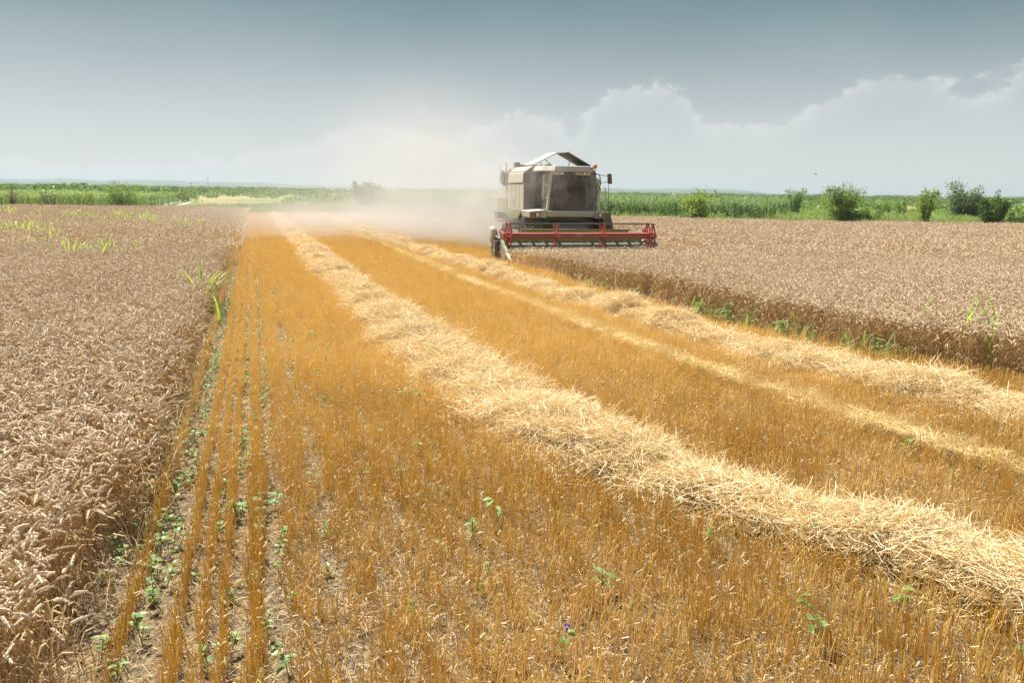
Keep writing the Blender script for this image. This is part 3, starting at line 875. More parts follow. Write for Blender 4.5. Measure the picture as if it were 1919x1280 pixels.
for x0, x1, m_ in ((-1.33, -1.19, REDLENS), (-1.16, -.93, LAMPG), (1.53, 1.70, LAMPG), (1.71, 1.82, REDLENS)):
    part('headlight' if m_ is LAMPG else 'indicator_lamp', [m_, DARK], lambda m: (m.box(x0, x1, 2.125, 2.19, 1.60, 1.765, 1), m.lathe([(-.03, .055), (.0, .075), (.02, .07)], ((x0 + x1) / 2, 2.115, 1.68), 1, 16)) if m_ is LAMPG else m.box(x0, x1, 2.12, 2.19, 1.60, 1.765), plat, .008)
# cab
def f(m):
    m.box(-.50, 1.30, 2.62, 4.02, 1.88, 1.96, 1)             # floor
    m.box(-.50, 1.30, 3.98, 4.04, 1.96, 3.40, 1)             # back wall
    m.hexa([(-.53, 2.58, 1.90), (-.42, 2.58, 1.90), (-.42, 2.68, 1.90), (-.53, 2.68, 1.90)], [(-.41, 2.52, 3.40), (-.32, 2.52, 3.40), (-.32, 2.62, 3.40), (-.41, 2.62, 3.40)], 0)
    m.hexa([(1.14, 2.58, 1.90), (1.28, 2.58, 1.90), (1.28, 2.68, 1.90), (1.14, 2.68, 1.90)], [(1.10, 2.52, 3.40), (1.24, 2.52, 3.40), (1.24, 2.62, 3.40), (1.10, 2.62, 3.40)], 2)
    for x in (-.52, 1.24):
        m.box(x, x + .06, 3.90, 3.978, 1.97, 3.40, 1)
    m.box(-.42, 1.14, 2.585, 2.645, 1.89, 1.98, 1)           # sill
cab = part('cab', [BEIGE, DARK, DKGREEN], f, bevel=.006)
gx = np.linspace(-.42, 1.16, 13)
def f(m):
    V = []
    for z, y0, sh in ((1.98, 2.60, 0), (2.45, 2.56, .03), (2.95, 2.545, .05), (3.40, 2.55, .085)):
        for x in gx:
            u = (x - .37) / .79
            V.append((.37 + (x - .37) * (1 - sh * .6), y0 - .10 * (1 - u * u), z))
    m.add(V, [(r_ * 13 + i, r_ * 13 + i + 1, (r_ + 1) * 13 + i + 1, (r_ + 1) * 13 + i) for r_ in range(3) for i in range(12)])
part('windscreen', [GLASS], f, cab, smooth=True)
for x in (-.49, 1.27):
    part('side_window', [GLASS], lambda m: m.add([(x, 2.69, 1.98), (x, 3.88, 1.98), (x + (.05 if x < 0 else -.03), 3.88, 3.39), (x + (.09 if x < 0 else -.04), 2.64, 3.39)], [(0, 1, 2, 3)]), cab)
def f(m):
    m.hexa([(-.36, 2.30, 3.40), (1.31, 2.30, 3.40), (1.31, 4.2, 3.43), (-.66, 4.2, 3.43)], [(-.26, 2.42, 3.63), (1.22, 2.42, 3.64), (1.26, 4.2, 3.66), (-.68, 4.2, 3.64)])
    m.box(-.34, 1.28, 2.46, 2.52, 3.27, 3.398)
    m.hexa([(-.70, 2.75, 3.42), (-.362, 2.36, 3.42), (-.40, 4.1, 3.43), (-.72, 4.1, 3.43)], [(-.62, 2.85, 3.63), (-.29, 2.50, 3.625), (-.30, 4.1, 3.635), (-.62, 4.1, 3.63)])
roof = part('cab_roof', [BEIGE], f, cab, .03)
for x in (-.05, .92):
    part('work_light', [LAMPG, DARK], lambda m: (m.box(x, x + .16, 2.42, 2.459, 3.28, 3.38, 1), m.box(x + .015, x + .145, 2.405, 2.419, 3.29, 3.37, 0)), cab)
part('wiper', [BLACKTUBE], lambda m: m.tube([(.36, 2.41, 1.99), (.20, 2.40, 2.4), (.05, 2.415, 2.72)], .012, 5), cab)
part('driver_seat', [SEATM], lambda m: (m.box(.15, .67, 3.30, 3.80, 2.28, 2.42), m.box(.16, .66, 3.74, 3.86, 2.40, 3.02), m.box(.28, .54, 3.40, 3.70, 1.97, 2.28)), cab, .04)
part('steering_wheel', [BLACKTUBE], lambda m: (m.tube([(.41 + .19 * math.cos(a), 2.98 + .17 * math.sin(a), 2.64 + .07 * math.sin(a)) for a in np.linspace(0, 2 * math.pi, 22)], .016, 6), m.tube([(.41, 2.80, 1.97), (.41, 2.98, 2.63)], .03, 8), m.tube([(.22, 2.98, 2.64), (.60, 2.98, 2.64)], .012, 5)), cab)
# grain tank and lids
def f(m):
    m.prism([(-1.00, 1.62), (2.20, 1.66), (2.14, 3.44), (1.82, 3.66), (-.68, 3.66), (-1.02, 3.44)], 1, 4.06, 6.70)
tank = part('grain_tank', [GREY], f, bevel=.03)
part('tank_side_panel', [BEIGE], lambda m: (m.box(-1.075, -1.025, 4.10, 6.64, 1.80, 2.92), m.hexa([(-1.10, 4.2, 2.96), (-1.027, 4.2, 2.96), (-1.027, 6.6, 2.96), (-1.10, 6.6, 2.96)], [(-1.06, 4.2, 3.36), (-1.027, 4.2, 3.40), (-1.027, 6.6, 3.40), (-1.06, 6.6, 3.36)])), tank, .015)
for yq in (4.72, 5.36, 6.0):
    part('panel_seam', [DARK], lambda m: m.box(-1.079, -1.0745, yq, yq + .018, 1.84, 2.88), tank)
part('grab_handle', [BLACKTUBE], lambda m: m.tube([(-1.075, 5.5, 2.2), (-1.12, 5.5, 2.2), (-1.12, 5.8, 2.2), (-1.075, 5.8, 2.2)], .012, 5), tank)
part('hydraulic_hose', [BLACKTUBE], lambda m: m.tube([(-.62, 3.2, 1.62), (-.9, 2.2, 1.35), (-1.6, 1.4, 1.15), (-2.4, 1.15, 1.22), (-2.85, 1.0, 1.15)], .022, 6), cb)
part('hydraulic_hose', [BLACKTUBE], lambda m: m.tube([(1.5, 3.2, 1.60), (1.6, 2.2, 1.3), (1.8, 1.5, 1.05), (2.6, 1.2, 1.15)], .022, 6), cb)
part('tank_side_panel', [BEIGE], lambda m: m.box(2.205, 2.245, 4.10, 6.64, 1.80, 2.92), tank, .015)
part('front_panel', [GREY], lambda m: m.box(1.36, 2.10, 4.015, 4.056, 1.95, 3.36), tank, .012)
part('front_panel', [GREY], lambda m: m.box(-.94, -.58, 4.015, 4.056, 1.75, 3.36), tank, .012)
for k, (xa, za, xb, zb, mt) in enumerate(((-.64, 3.68, .40, 4.20, BEIGE), (1.86, 3.68, .80, 4.23, DARK))):
    def f(m):
        n = np.array([-(zb - za), xb - xa]); n = n / np.linalg.norm(n) * .035
        if n[1] < 0: n = -n
        m.prism([(xa, za), (xb, zb), (xb + n[0], zb + n[1]), (xa + n[0], za + n[1])], 1, 4.10, 5.45, 0)
        n2 = n * .9
        m.prism([(xa + n2[0] * 1.16, za + n2[1] * 1.16), (xb + n2[0] * 1.16, zb + n2[1] * 1.16), (xb + n[0] * 1.5, zb + n[1] * 1.5), (xa + n[0] * 1.5, za + n[1] * 1.5)], 1, 4.06, 5.49, 1)
    part('tank_lid', [mt, BEIGE], f, tank)
part('ridge_flap', [BEIGE], lambda m: m.hexa([(.40, 4.12, 4.19), (.80, 4.12, 4.22), (.80, 5.45, 4.22), (.40, 5.45, 4.19)], [(.40, 4.12, 4.225), (.80, 4.12, 4.255), (.80, 5.45, 4.255), (.40, 5.45, 4.225)]), tank)
for pa, pb in (((.28, 4.3, 3.65), (-.10, 4.3, 3.94)), ((-.20, 4.3, 3.65), (-.30, 4.3, 3.85)), ((1.02, 4.5, 3.65), (1.10, 4.5, 4.05))):
    part('lid_strut', [STEEL], lambda m: m.tube([pa, pb], .018, 6), tank)
part('filling_auger', [DARK], lambda m: m.tube([(-.15, 5.2, 3.5), (.30, 5.1, 3.72), (.45, 5.1, 3.70)], .07, 8), tank)
# engine deck and rear hood
def f(m):
    m.hexa([(-1.0, 6.72, 1.62), (1.95, 6.72, 1.62), (1.85, 8.8, 1.5), (-.80, 8.8, 1.5)], [(-1.0, 6.72, 3.58), (1.95, 6.72, 3.58), (1.85, 8.6, 3.35), (-.85, 8.6, 3.35)])
    m.hexa([(-.72, 8.82, 1.25), (1.75, 8.82, 1.25), (1.65, 10.6, 1.10), (-.65, 10.6, 1.10)], [(-.80, 8.62, 3.0), (1.8, 8.62, 3.0), (1.65, 10.3, 2.2), (-.65, 10.3, 2.2)])
hood = part('rear_hood', [BEIGE], f, bevel=.03)
part('air_screen', [DARK, GREY], lambda m: (m.lathe([(-.10, .33), (.0, .38), (.03, .38)], (-1.06, 7.25, 3.22), 0, 26, 1), m.lathe([(-.012, .30), (0, .30)], (-1.165, 7.25, 3.22), 0, 24, 0)), hood)
part('intake_box', [GREY], lambda m: (m.box(-.70, -.48, 6.75, 7.1, 3.60, 3.88), m.tube([(-.45, 6.9, 3.72), (.9, 6.9, 3.72)], .09, 10)), hood, .01)
part('rear_ladder', [PALETUBE], lambda m: (m.tube([(-1.10, 6.72, 2.9), (-1.12, 6.72, 3.86)], .018, 6), m.tube([(-1.10, 7.9, 2.9), (-1.12, 7.9, 3.86)], .018, 6), m.tube([(-1.12, 6.72, 3.84), (-1.12, 7.9, 3.84)], .018, 6), m.tube([(-1.11, 6.72, 3.4), (-1.11, 7.9, 3.4)], .014, 6)), hood)
part('lower_side_shield', [LIME], lambda m: (m.box(-1.085, -1.015, 6.75, 8.5, 1.55, 2.3), m.hexa([(-1.10, 4.3, 1.45), (-1.03, 4.3, 1.45), (-1.03, 6.7, 1.40), (-1.10, 6.7, 1.40)], [(-1.10, 4.3, 1.78), (-1.03, 4.3, 1.78), (-1.03, 6.7, 1.78), (-1.10, 6.7, 1.78)])), hood, .01)
part('unloading_auger', [BEIGE], lambda m: (m.tube([(2.36, 4.6, 3.05), (2.36, 10.2, 3.20)], .17, 14), m.tube([(2.36, 4.6, 2.2), (2.36, 4.6, 3.05)], .18, 14), m.box(2.20, 2.50, 9.9, 10.4, 2.85, 3.15)), bevel=.0)
part('fold_step', [GREY], lambda m: (m.box(-1.62, -1.28, 6.2, 6.9, 1.42, 1.72), m.box(-1.30, -1.0, 6.4, 6.6, 1.5, 1.6)), bevel=.02)
# mirrors, guards, ladders
def mirror(pts):
    def f(m):
        for q in pts: m.tube(q, .012, 5)
    return f
mr = part('mirror_arm', [BLACKTUBE], mirror([[(-1.30, 2.60, 3.26), (-.95, 2.58, 3.30), (-.42, 2.56, 3.33)], [(-1.30, 2.60, 3.02), (-.9, 2.58, 3.05)]]))
part('mirror', [DARK, GREY], lambda m: (m.box(-1.50, -1.27, 2.56, 2.66, 2.93, 3.34, 0), m.box(-1.485, -1.285, 2.54, 2.558, 2.95, 3.32, 1)), mr, .015)
mr = part('mirror_arm', [BLACKTUBE], mirror([[(2.10, 2.60, 3.27), (1.75, 2.58, 3.29), (1.69, 2.58, 3.30)], [(2.10, 2.60, 3.03), (1.75, 2.58, 2.98)], [(2.13, 2.62, 3.0), (2.15, 2.62, 2.2), (2.19, 2.62, 1.35)]]))
part('mirror', [DARK], lambda m: m.hexa([(2.09, 2.56, 2.95), (2.27, 2.56, 2.95), (2.27, 2.66, 2.95), (2.09, 2.66, 2.95)], [(2.05, 2.54, 3.36), (2.22, 2.54, 3.36), (2.22, 2.64, 3.36), (2.05, 2.64, 3.36)]), mr, .02)
part('guard_rail', [BLACKTUBE], lambda m: (m.tube([(1.25, 2.56, 3.33), (1.66, 2.60, 3.33), (1.72, 2.60, 3.27), (1.78, 2.62, 2.95), (1.76, 2.62, 2.84), (1.42, 2.60, 2.07), (1.36, 2.60, 2.0), (1.27, 2.60, 2.0)], .022, 6),
     m.tube([(1.27, 2.585, 1.9), (1.26, 2.56, 3.36)], .022, 6), m.tube([(1.27, 2.59, 2.84), (1.77, 2.61, 2.84)], .015, 5), m.tube([(1.27, 2.59, 2.33), (1.54, 2.61, 2.33)], .015, 5), m.box(1.22, 1.32, 2.50, 2.56, 2.75, 2.96)))
part('guard_rail', [BLACKTUBE], lambda m: (m.tube([(-.38, 2.56, 3.36), (-.86, 2.60, 3.35), (-.92, 2.60, 3.28), (-1.0, 2.62, 2.95), (-.98, 2.62, 2.84), (-.62, 2.60, 2.08)], .02, 6),
     m.tube([(-.72, 2.6, 1.9), (-.72, 2.6, 2.3)], .02, 6)))
part('front_ladder', [PALETUBE], lambda m: (m.tube([(-.70, 2.62, 1.9), (-.66, 2.60, 3.36)], .020, 6), m.tube([(-.50, 2.55, 1.9), (-.46, 2.53, 3.2)], .016, 6), m.tube([(-.70, 2.6, 2.37), (-.48, 2.55, 2.37)], .016, 5), m.tube([(-.69, 2.6, 2.87), (-.40, 2.55, 2.87)], .016, 5), m.tube([(-.67, 2.6, 3.36), (-.30, 2.55, 3.36)], .016, 5)))
part('handrail', [STEEL], lambda m: (m.tube([(1.74, 2.6, 1.86), (1.75, 2.6, 2.60), (1.79, 2.6, 2.78), (1.87, 2.6, 2.85), (1.96, 2.6, 2.78), (2.01, 2.6, 2.60), (2.05, 2.6, 1.9)], .02, 7), m.tube([(1.64, 2.6, 2.33), (2.04, 2.6, 2.33)], .017, 5), m.tube([(2.0, 2.6, 2.6), (1.97, 2.6, 1.9)], .014, 5)))
def f(m):
    m.box(1.87, 2.22, 2.45, 3.2, 1.40, 1.80)
    for z in (1.25, .95, .65): m.box(1.92, 2.20, 2.40, 2.62, z, z + .03)
    for x in (1.90, 2.20): m.box(x, x + .03, 2.50, 2.56, .60, 1.40)
part('access_ladder', [DKGREEN], f, bevel=.006)
bp_ = part('beacon_post', [BLACKTUBE], lambda m: (m.tube([(1.51, 2.62, 3.30), (1.51, 2.62, 3.56)], .02, 6), m.box(1.30, 1.53, 2.6, 2.64, 3.32, 3.36)))
part('beacon', [ORANGE], lambda m: m.lathe([(-.07, .065), (-.05, .085), (.03, .085), (.08, .06), (.10, .02)], (1.51, 2.62, 3.63), 2, 18), bp_, smooth=True)
part('roof_lamp', [LIME], lambda m: m.box(1.27, 1.40, 2.50, 2.62, 3.44, 3.60), roof, .015)

# the driver: one skinned body seated behind the wheel
def person():
    C = Matrix.Translation((C_O[0], C_O[1], 0)) @ Matrix.Rotation(C_YAW, 4, 'Z')
    j = [((0, 0, 2.50), .15), ((0, -.02, 2.70), .14), ((0, -.01, 2.88), .155), ((0, 0, 2.98), .085), ((0, -.02, 3.05), .06), ((0, -.04, 3.13), .085), ((0, -.05, 3.22), .085)]
    e = [(i, i + 1) for i in range(6)]
    for sx in (-1, 1):
        b = len(j)
        j += [((sx * .19, 0, 2.93), .065), ((sx * .27, -.05, 2.70), .048), ((sx * .20, -.30, 2.66), .038), ((sx * .17, -.42, 2.68), .035), ((sx * .16, -.50, 2.68), .024)]
        e += [(2, b), (b, b + 1), (b + 1, b + 2), (b + 2, b + 3), (b + 3, b + 4)]
        b = len(j)
        j += [((sx * .10, -.05, 2.48), .09), ((sx * .15, -.45, 2.50), .07), ((sx * .16, -.50, 2.10), .05), ((sx * .16, -.66, 2.03), .035)]
        e += [(0, b), (b, b + 1), (b + 1, b + 2), (b + 2, b + 3)]
    me = bpy.data.meshes.new('person')
    me.from_pydata([(.41 + p[0], 3.55 + p[1], p[2]) for p, _ in j], e, [])
    me.materials.append(flat_mat('driver_clothes', (.10, .035, .03), (.16, .05, .045), 6))
    o = bpy.data.objects.new('person', me); COL.objects.link(o)
    sk = o.modifiers.new('skin', 'SKIN')
    for i, (_, r_) in enumerate(j):
        me.skin_vertices[0].data[i].radius = (r_, r_)
    me.skin_vertices[0].data[0].use_root = True
    o.modifiers.new('sub', 'SUBSURF').levels = 1
    o.modifiers['sub'].render_levels = 2
    o.matrix_world = C
    tag(o, 'person in dark red shirt sitting at the wheel behind the dusty windscreen', 'person')
    cp = MB(); cp.lathe([(.0, .11), (.06, .11), (.12, .085), (.145, .02)], (.41, 3.50, 3.22), 2, 16)
    cp.box(.32, .50, 3.34, 3.42, 3.215, 3.235)
    cp.build('cap', [SEATM], o, smooth=False)
    fc_ = MB(); fc_.lathe([(-.10, .04), (-.06, .075), (.0, .088), (.06, .088), (.10, .07)], (.41, 3.49, 3.16), 2, 14)
    fc_.tube([(.41, 3.405, 3.17), (.41, 3.385, 3.14)], [.012, .018], 6)
    fc_.build('face', [flat_mat('skin_tone', (.42, .24, .16), (.48, .28, .2), 5)], o, smooth=True)
person()

#@@PLANTS
# ------------------------------------------------------------------ bushes and small trees, each on its own
def leaf_mat(name, a, b, c):
    a, b, c = [tuple(v * 1.5 for v in q) for q in (a, b, c)]
    return plant(name, [a, b, c], .45, .5, (1, 1, .6), .2)
LV_MID = leaf_mat('bush_leaf', (.07, .13, .03), (.20, .28, .075), (.13, .19, .05))
LV_LIGHT = leaf_mat('bush_leaf_light', (.12, .19, .04), (.30, .36, .11), (.20, .27, .07))
LV_DARK = leaf_mat('bush_leaf_dark', (.035, .075, .022), (.11, .165, .045), (.07, .12, .035))
LV_BLUE = leaf_mat('bush_leaf_blue', (.07, .11, .055), (.19, .24, .13), (.12, .17, .09))
LV_GREY = leaf_mat('bush_leaf_grey', (.10, .10, .06), (.22, .20, .12), (.15, .15, .09))
def bush(name, loc, h, w, mat, label, cat='bush', group=None, kind='round', leaves=3200, leaf=.085, seed=1, stems=7):
    rg = np.random.default_rng(seed); random.seed(seed)
    root = empty(name, loc); tag(root, label, cat, group)
    tb = MB(); tips = []
    for k in range(stems):
        a = rg.uniform(0, 6.28); sp = rg.uniform(.1, 1.0) ** .7 * w * .46
        top = h * (rg.uniform(.66, 1.0) if kind == 'upright' else rg.uniform(.45, .93) * (1 - .45 * (sp / (w * .42)) ** 2))
        p = [np.array([rg.normal(0, .06), rg.normal(0, .06), -.05])]
        for i in range(1, 6):
            u = i / 5
            p.append(np.array([math.cos(a) * sp * u ** .8, math.sin(a) * sp * u ** .8, top * u]) + rg.normal(0, .05, 3) * (.5 if i < 5 else 0))
        tb.tube(p, np.linspace(.035, .008, 6) * (h / 3) ** .5, 5)
        tips.append(np.array(p))
        for q in range(5):
            i = rg.integers(1, 5); d = rg.normal(0, 1, 3); d[2] = abs(d[2]) * .7; d /= np.linalg.norm(d)
            L_ = rg.uniform(.12, .30) * w
            tp = np.array([p[i], p[i] + d * L_ * .5 + [0, 0, .03], p[i] + d * L_])
            tb.tube(tp, np.linspace(.012, .004, 3), 4); tips.append(tp)
    # leaf clumps gather round the twigs
    V, Fc, Rn = [], [], []
    pick = rg.integers(0, len(tips), leaves)
    for i in range(leaves):
        tp = tips[pick[i]]; u = rg.uniform(.10 if kind != 'skirted' else .02, 1.0) ** .8 * (len(tp) - 1)
        j = min(int(u), len(tp) - 2); c = tp[j] + (tp[j + 1] - tp[j]) * (u - j)
        c = c + rg.normal(0, 1, 3) * w * (.055 if kind == 'upright' else .070)
        if c[2] < .05: c[2] = rg.uniform(.05, .3)
        n = rg.normal(0, 1, 3); n[2] += .6; n /= np.linalg.norm(n)
        a = np.cross(n, rg.normal(0, 1, 3)); a /= np.linalg.norm(a); b = np.cross(n, a)
        s = leaf * 1.35 * rg.uniform(.6, 1.3)
        k = len(V)
        V += [c - a * s * .55, c + b * s * .28 + n * s * .06, c + a * s * .55, c - b * s * .28 + n * s * .06]
        Fc.append((k, k + 1, k + 2, k + 3)); Rn.append(rg.random())
    VA = np.array(V)
    kz = h / np.percentile(VA[:, 2], 99.5); kx = w / (np.percentile(VA[:, 0], 99.2) - np.percentile(VA[:, 0], .8)); ky = w / (np.percentile(VA[:, 1], 99.2) - np.percentile(VA[:, 1], .8))
    K3 = np.array([kx, ky, kz])
    for q in tb.v: q *= K3
    tb.build('trunk', [BARK], root)
    mb = MB(); mb.add(VA * K3, Fc); mb.r = [np.repeat(np.array(Rn), 4)]
    mb.build('crown', [mat], root)
    return root
def bpos(px, dist):
    p = far_at(px, dist); return (p[0], p[1], 0)
HG = 'bushes along the far field edge'
bush('bush', bpos(1312, 63), 2.85, 2.3, LV_LIGHT, 'pale green leafy bush in front of the maize, with one sprig standing above it', group=HG, leaves=4200, seed=3, stems=9)
bush('bush', bpos(1340, 112), 3.0, 1.2, LV_DARK, 'small dark round bush behind the maize, beside the pale leafy bush', group=HG, leaves=1500, seed=4, stems=5)
bush('bush', bpos(1493, 92), 3.35, 2.1, LV_MID, 'lone bush with split crown between the maize end and the many-stemmed bush', group=HG, kind='upright', leaves=2400, seed=5)
bush('bush', bpos(1581, 61.5), 3.35, 2.7, LV_MID, 'large many-stemmed bush with two tall upright spires of leaves', group=HG, kind='upright', leaves=6500, seed=8, stems=13)
bush('bush', bpos(1607, 61.8), 1.5, 1.5, LV_MID, 'low green bush leaning against the foot of the two-spired bush', group=HG, kind='skirted', leaves=1600, seed=9)
bush('bush', bpos(1642, 66), 2.0, 2.0, LV_MID, 'low spreading bush just right of the two-spired bush', group=HG, kind='skirted', leaves=2400, seed=10)
bush('bush', bpos(1697, 92), 2.2, 1.3, LV_MID, 'tiny distant bush between the spreading bush and the narrow brown-footed one', group=HG, leaves=1000, seed=11, stems=5)
nb = bush('bush', bpos(1738, 63), 3.2, 1.45, LV_LIGHT, 'narrow upright bush with bare brown twigs at its foot', group=HG, kind='upright', leaves=2300, seed=12, stems=9)
bush('bush', bpos(1812, 86), 4.05, 3.5, LV_BLUE, 'tallest bush, broad and blue-green, standing farther back on the verge', group=HG, leaves=9000, leaf=.11, seed=14, stems=11)
bush('bush', bpos(1869, 60.8), 2.75, 1.75, LV_DARK, 'dense dark green bush right at the edge of the wheat', group=HG, kind='skirted', leaves=5000, seed=15, stems=10)
bush('bush', bpos(1908, 61.5), 1.75, 1.5, LV_DARK, 'low dark bush beside the sandy heap, cut off by the picture edge', group=HG, kind='skirted', leaves=2000, seed=16)
bush('bush', bpos(1665, 105), 2.0, 1.6, LV_MID, 'small far bush low against the hills behind the spreading bush', group=HG, leaves=800, seed=17, stems=5)
bush('tree', bpos(232, 77), 2.95, 3.0, LV_MID, 'sparse small tree with a thin crown at the left wheat edge', 'tree', kind='round', leaves=2300, leaf=.10, seed=21, stems=8)
bush('bush', bpos(226, 75.5), 1.35, 2.0, LV_DARK, 'dark green bush at the foot of the sparse small tree', group=HG, kind='skirted', leaves=2200, seed=22)
bush('bush', bpos(190, 76), 1.05, 1.5, LV_MID, 'low green shrub left of the dark bush under the sparse tree', group=HG, kind='skirted', leaves=1200, seed=24)
bush('tree', bpos(688, 104), 3.45, 3.2, LV_DARK, 'rounded tree clump fading in the drifting dust', 'tree', kind='upright', leaves=5200, leaf=.14, seed=23, stems=12)
bush('shrub', bpos(20, 75.5), 2.45, 1.0, LV_GREY, 'grey half-bare shrub by the left picture edge', 'shrub', 'grey shrubs by the left field', kind='upright', leaves=380, leaf=.06, seed=31, stems=9)
bush('shrub', bpos(90, 75.8), 2.1, 1.2, LV_GREY, 'grey half-bare shrub standing nearer the sparse small tree', 'shrub', 'grey shrubs by the left field', kind='upright', leaves=420, leaf=.06, seed=32, stems=9)

# ------------------------------------------------------------------ green grass clumps in the wheat
def blade(mb, base, a, L_, lean, w, droop, rnd, mi=0, n=7):
    p = [np.array(base, float)]; d0 = np.array([math.cos(a), math.sin(a), 0]); ang = lean
    for i in range(n):
        p.append(p[-1] + L_ / n * (d0 * math.sin(ang) + np.array([0, 0, math.cos(ang)])))
        ang += droop / n * (0.4 + 1.2 * i / n)
    ww = w * np.array([.5, .85, 1, 1, .9, .7, .4, .03])[:n + 1]
    mb.ribbon(p, ww, np.array([-d0[1], d0[0], .12]), mi, rnd)
def grass_clump(name, loc, h, n, spread, w, label, group, seed, cat='grass clump', split=True):
    random.seed(seed)
    mb = MB()
    for k in range(n):
        a = random.uniform(0, 6.28); rr = random.uniform(0, spread * .35)
        blade(mb, (rr * math.cos(a), rr * math.sin(a), 0), a + random.uniform(-.5, .5), h * random.uniform(.75, 1.15), random.uniform(.02, .30), w * random.uniform(.7, 1.2), random.uniform(.3, 1.9), random.random())
    o = mb.build(name, [BLADE]); o.location = loc
    tag(o, label, cat, group)
    return o
GG = 'green grass clumps in the standing wheat'
for i, (px, py, h, n, sp, lab) in enumerate([
    (380, 531, 1.22, 18, .5, 'biggest bright green grass clump in the left wheat, right by the stubble'),
    (200, 463, 1.12, 16, .6, 'dense upright green clump midway across the left wheat'),
    (130, 474, 1.12, 18, .9, 'wide green clump in the left wheat below the row of distant ones'),
    (45, 456, 1.15, 18, .9, 'green clump with long arching leaves nearest the left picture edge'),
    (96, 446, 1.15, 20, 1.0, 'tall pale green clump behind the arching one in the left wheat'),
    (245, 470, 1.05, 9, .4, 'small sparse clump right of the dense upright one'),
    (287, 445, 1.0, 7, .3, 'tiny green clump alone farther right in the left wheat'),
    (152, 424, 1.15, 16, .8, 'upright clump standing apart just in front of the far green band of clumps'),
    (322, 468, .95, 5, .3, 'faint small green tuft between the tiny clump and the stubble'),
    (408, 540, .78, 2, .3, 'drooping green tuft hanging out over the stubble at the wheat edge'),
    (1168, 498, 1.02, 7, .3, 'slim yellow-green tuft in the wheat before the combine header'),
    (1353, 488, 1.0, 6, .4, 'faint yellow-green tuft in the middle of the right wheat'),
    (1886, 606, 1.34, 3, .12, 'tall single-stemmed green reed at the far right of the wheat'),
    (1802, 600, 1.12, 5, .2, 'short pair of green blades left of the tall reed'),
    (1716, 582, 1.02, 8, .5, 'low loose green clump near the wheat front left of the green blades'),
    (1856, 606, .92, 5, .4, 'bushy green leaves beside the foot of the tall reed')]):
    p = at(px, py, .70)
    grass_clump('grass_clump', (p[0], p[1], 0), h, int(n * 1.5), sp, .034 if i < 12 else .045, lab, GG, 100 + i)
# the band of far clumps in the left wheat, too many and too alike to tell apart
random.seed(5)
def tuft_mb(h, n, sp, w):
    mb = MB()
    for k in range(n):
        a = random.uniform(0, 6.28); rr = random.uniform(0, sp)
        blade(mb, (rr * math.cos(a), rr * math.sin(a), 0), random.uniform(0, 6.28), h * random.uniform(.5, 1.15), random.uniform(.02, .35), w, random.uniform(.3, 1.6), random.random(), n=5)
    return mb
tuft_v = variants('green_tuft', [tuft_mb(1.0, 16, .35, .035) for _ in range(5)], [BLADE])
pp = []
for (x0, x1, y0, y1, n) in ((125, 185, 398, 410, 26), (195, 290, 400, 414, 40), (0, 25, 392, 402, 10), (40, 130, 400, 440, 22), (270, 400, 405, 425, 26), (60, 240, 455, 480, 10), (0, 60, 425, 440, 16)):
    for _ in range(n):
        pp.append(at(random.uniform(x0, x1), random.uniform(y0, y1), .7))
pp = np.array(pp); pp[:, 2] = 0
scatter('green_tufts', tuft_v, 5, pp, zrot(len(pp), .05), rng.uniform(.8, 1.08, len(pp)), label='scattered green tufts growing up through the far left wheat', cat='grass')

# ------------------------------------------------------------------ broadleaf weeds in the stubble
def leaf_shape(mb, base, d, up, L_, w, rnd, fold=.12):
    side = np.cross(d, up); side /= np.linalg.norm(side)
    prof = [(0, .06), (.18, .62), (.42, 1.0), (.68, .78), (.88, .36), (1, .02)]
    V = []
    for u, ww in prof:
        c = base + d * L_ * u - up * L_ * .28 * u * u
        V += [c - side * w * ww / 2 + up * w * fold * ww, c, c + side * w * ww / 2 + up * w * fold * ww]
    Fc = []
    for i in range(len(prof) - 1):
        Fc += [(3 * i, 3 * i + 1, 3 * i + 4, 3 * i + 3), (3 * i + 1, 3 * i + 2, 3 * i + 5, 3 * i + 4)]
    mb.add(V, Fc, 0, rnd)
def weed_mb(h, n, leaf, seed, flower=0):
    random.seed(seed); mb = MB()
    for st in range(max(1, n // 5)):
        ox, oy = random.gauss(0, .04), random.gauss(0, .04)
        tip = np.array([ox + random.gauss(0, .05), oy + random.gauss(0, .05), h * random.uniform(.8, 1.1)])
        stem = [np.array([ox, oy, 0]), np.array([ox, oy, 0]) * .4 + tip * .5, tip]
        mb.tube(stem, [.0035, .003, .002], 4, 0, .4)
        for k in range(5):
            u = random.uniform(.3, 1.0); b = stem[0] * (1 - u) + tip * u
            a = random.uniform(0, 6.28); el_ = random.uniform(-.1, .6)
            d = np.array([math.cos(a) * math.cos(el_), math.sin(a) * math.cos(el_), math.sin(el_)])
            upv_ = np.cross(np.cross(d, (0, 0, 1)), d); upv_ /= np.linalg.norm(upv_)
            leaf_shape(mb, b, d, upv_, leaf * random.uniform(.6, 1.2), leaf * random.uniform(.5, .85), random.random())
        for k in range(flower):
            c = tip + np.array([random.gauss(0, .012), random.gauss(0, .012), random.uniform(0, .05)])
            mb.lathe([(-.010, .002), (-.004, .008), (.006, .008), (.011, .002)], c, 2, 6, 1)
    return mb
WG = 'broadleaf weeds in the stubble'
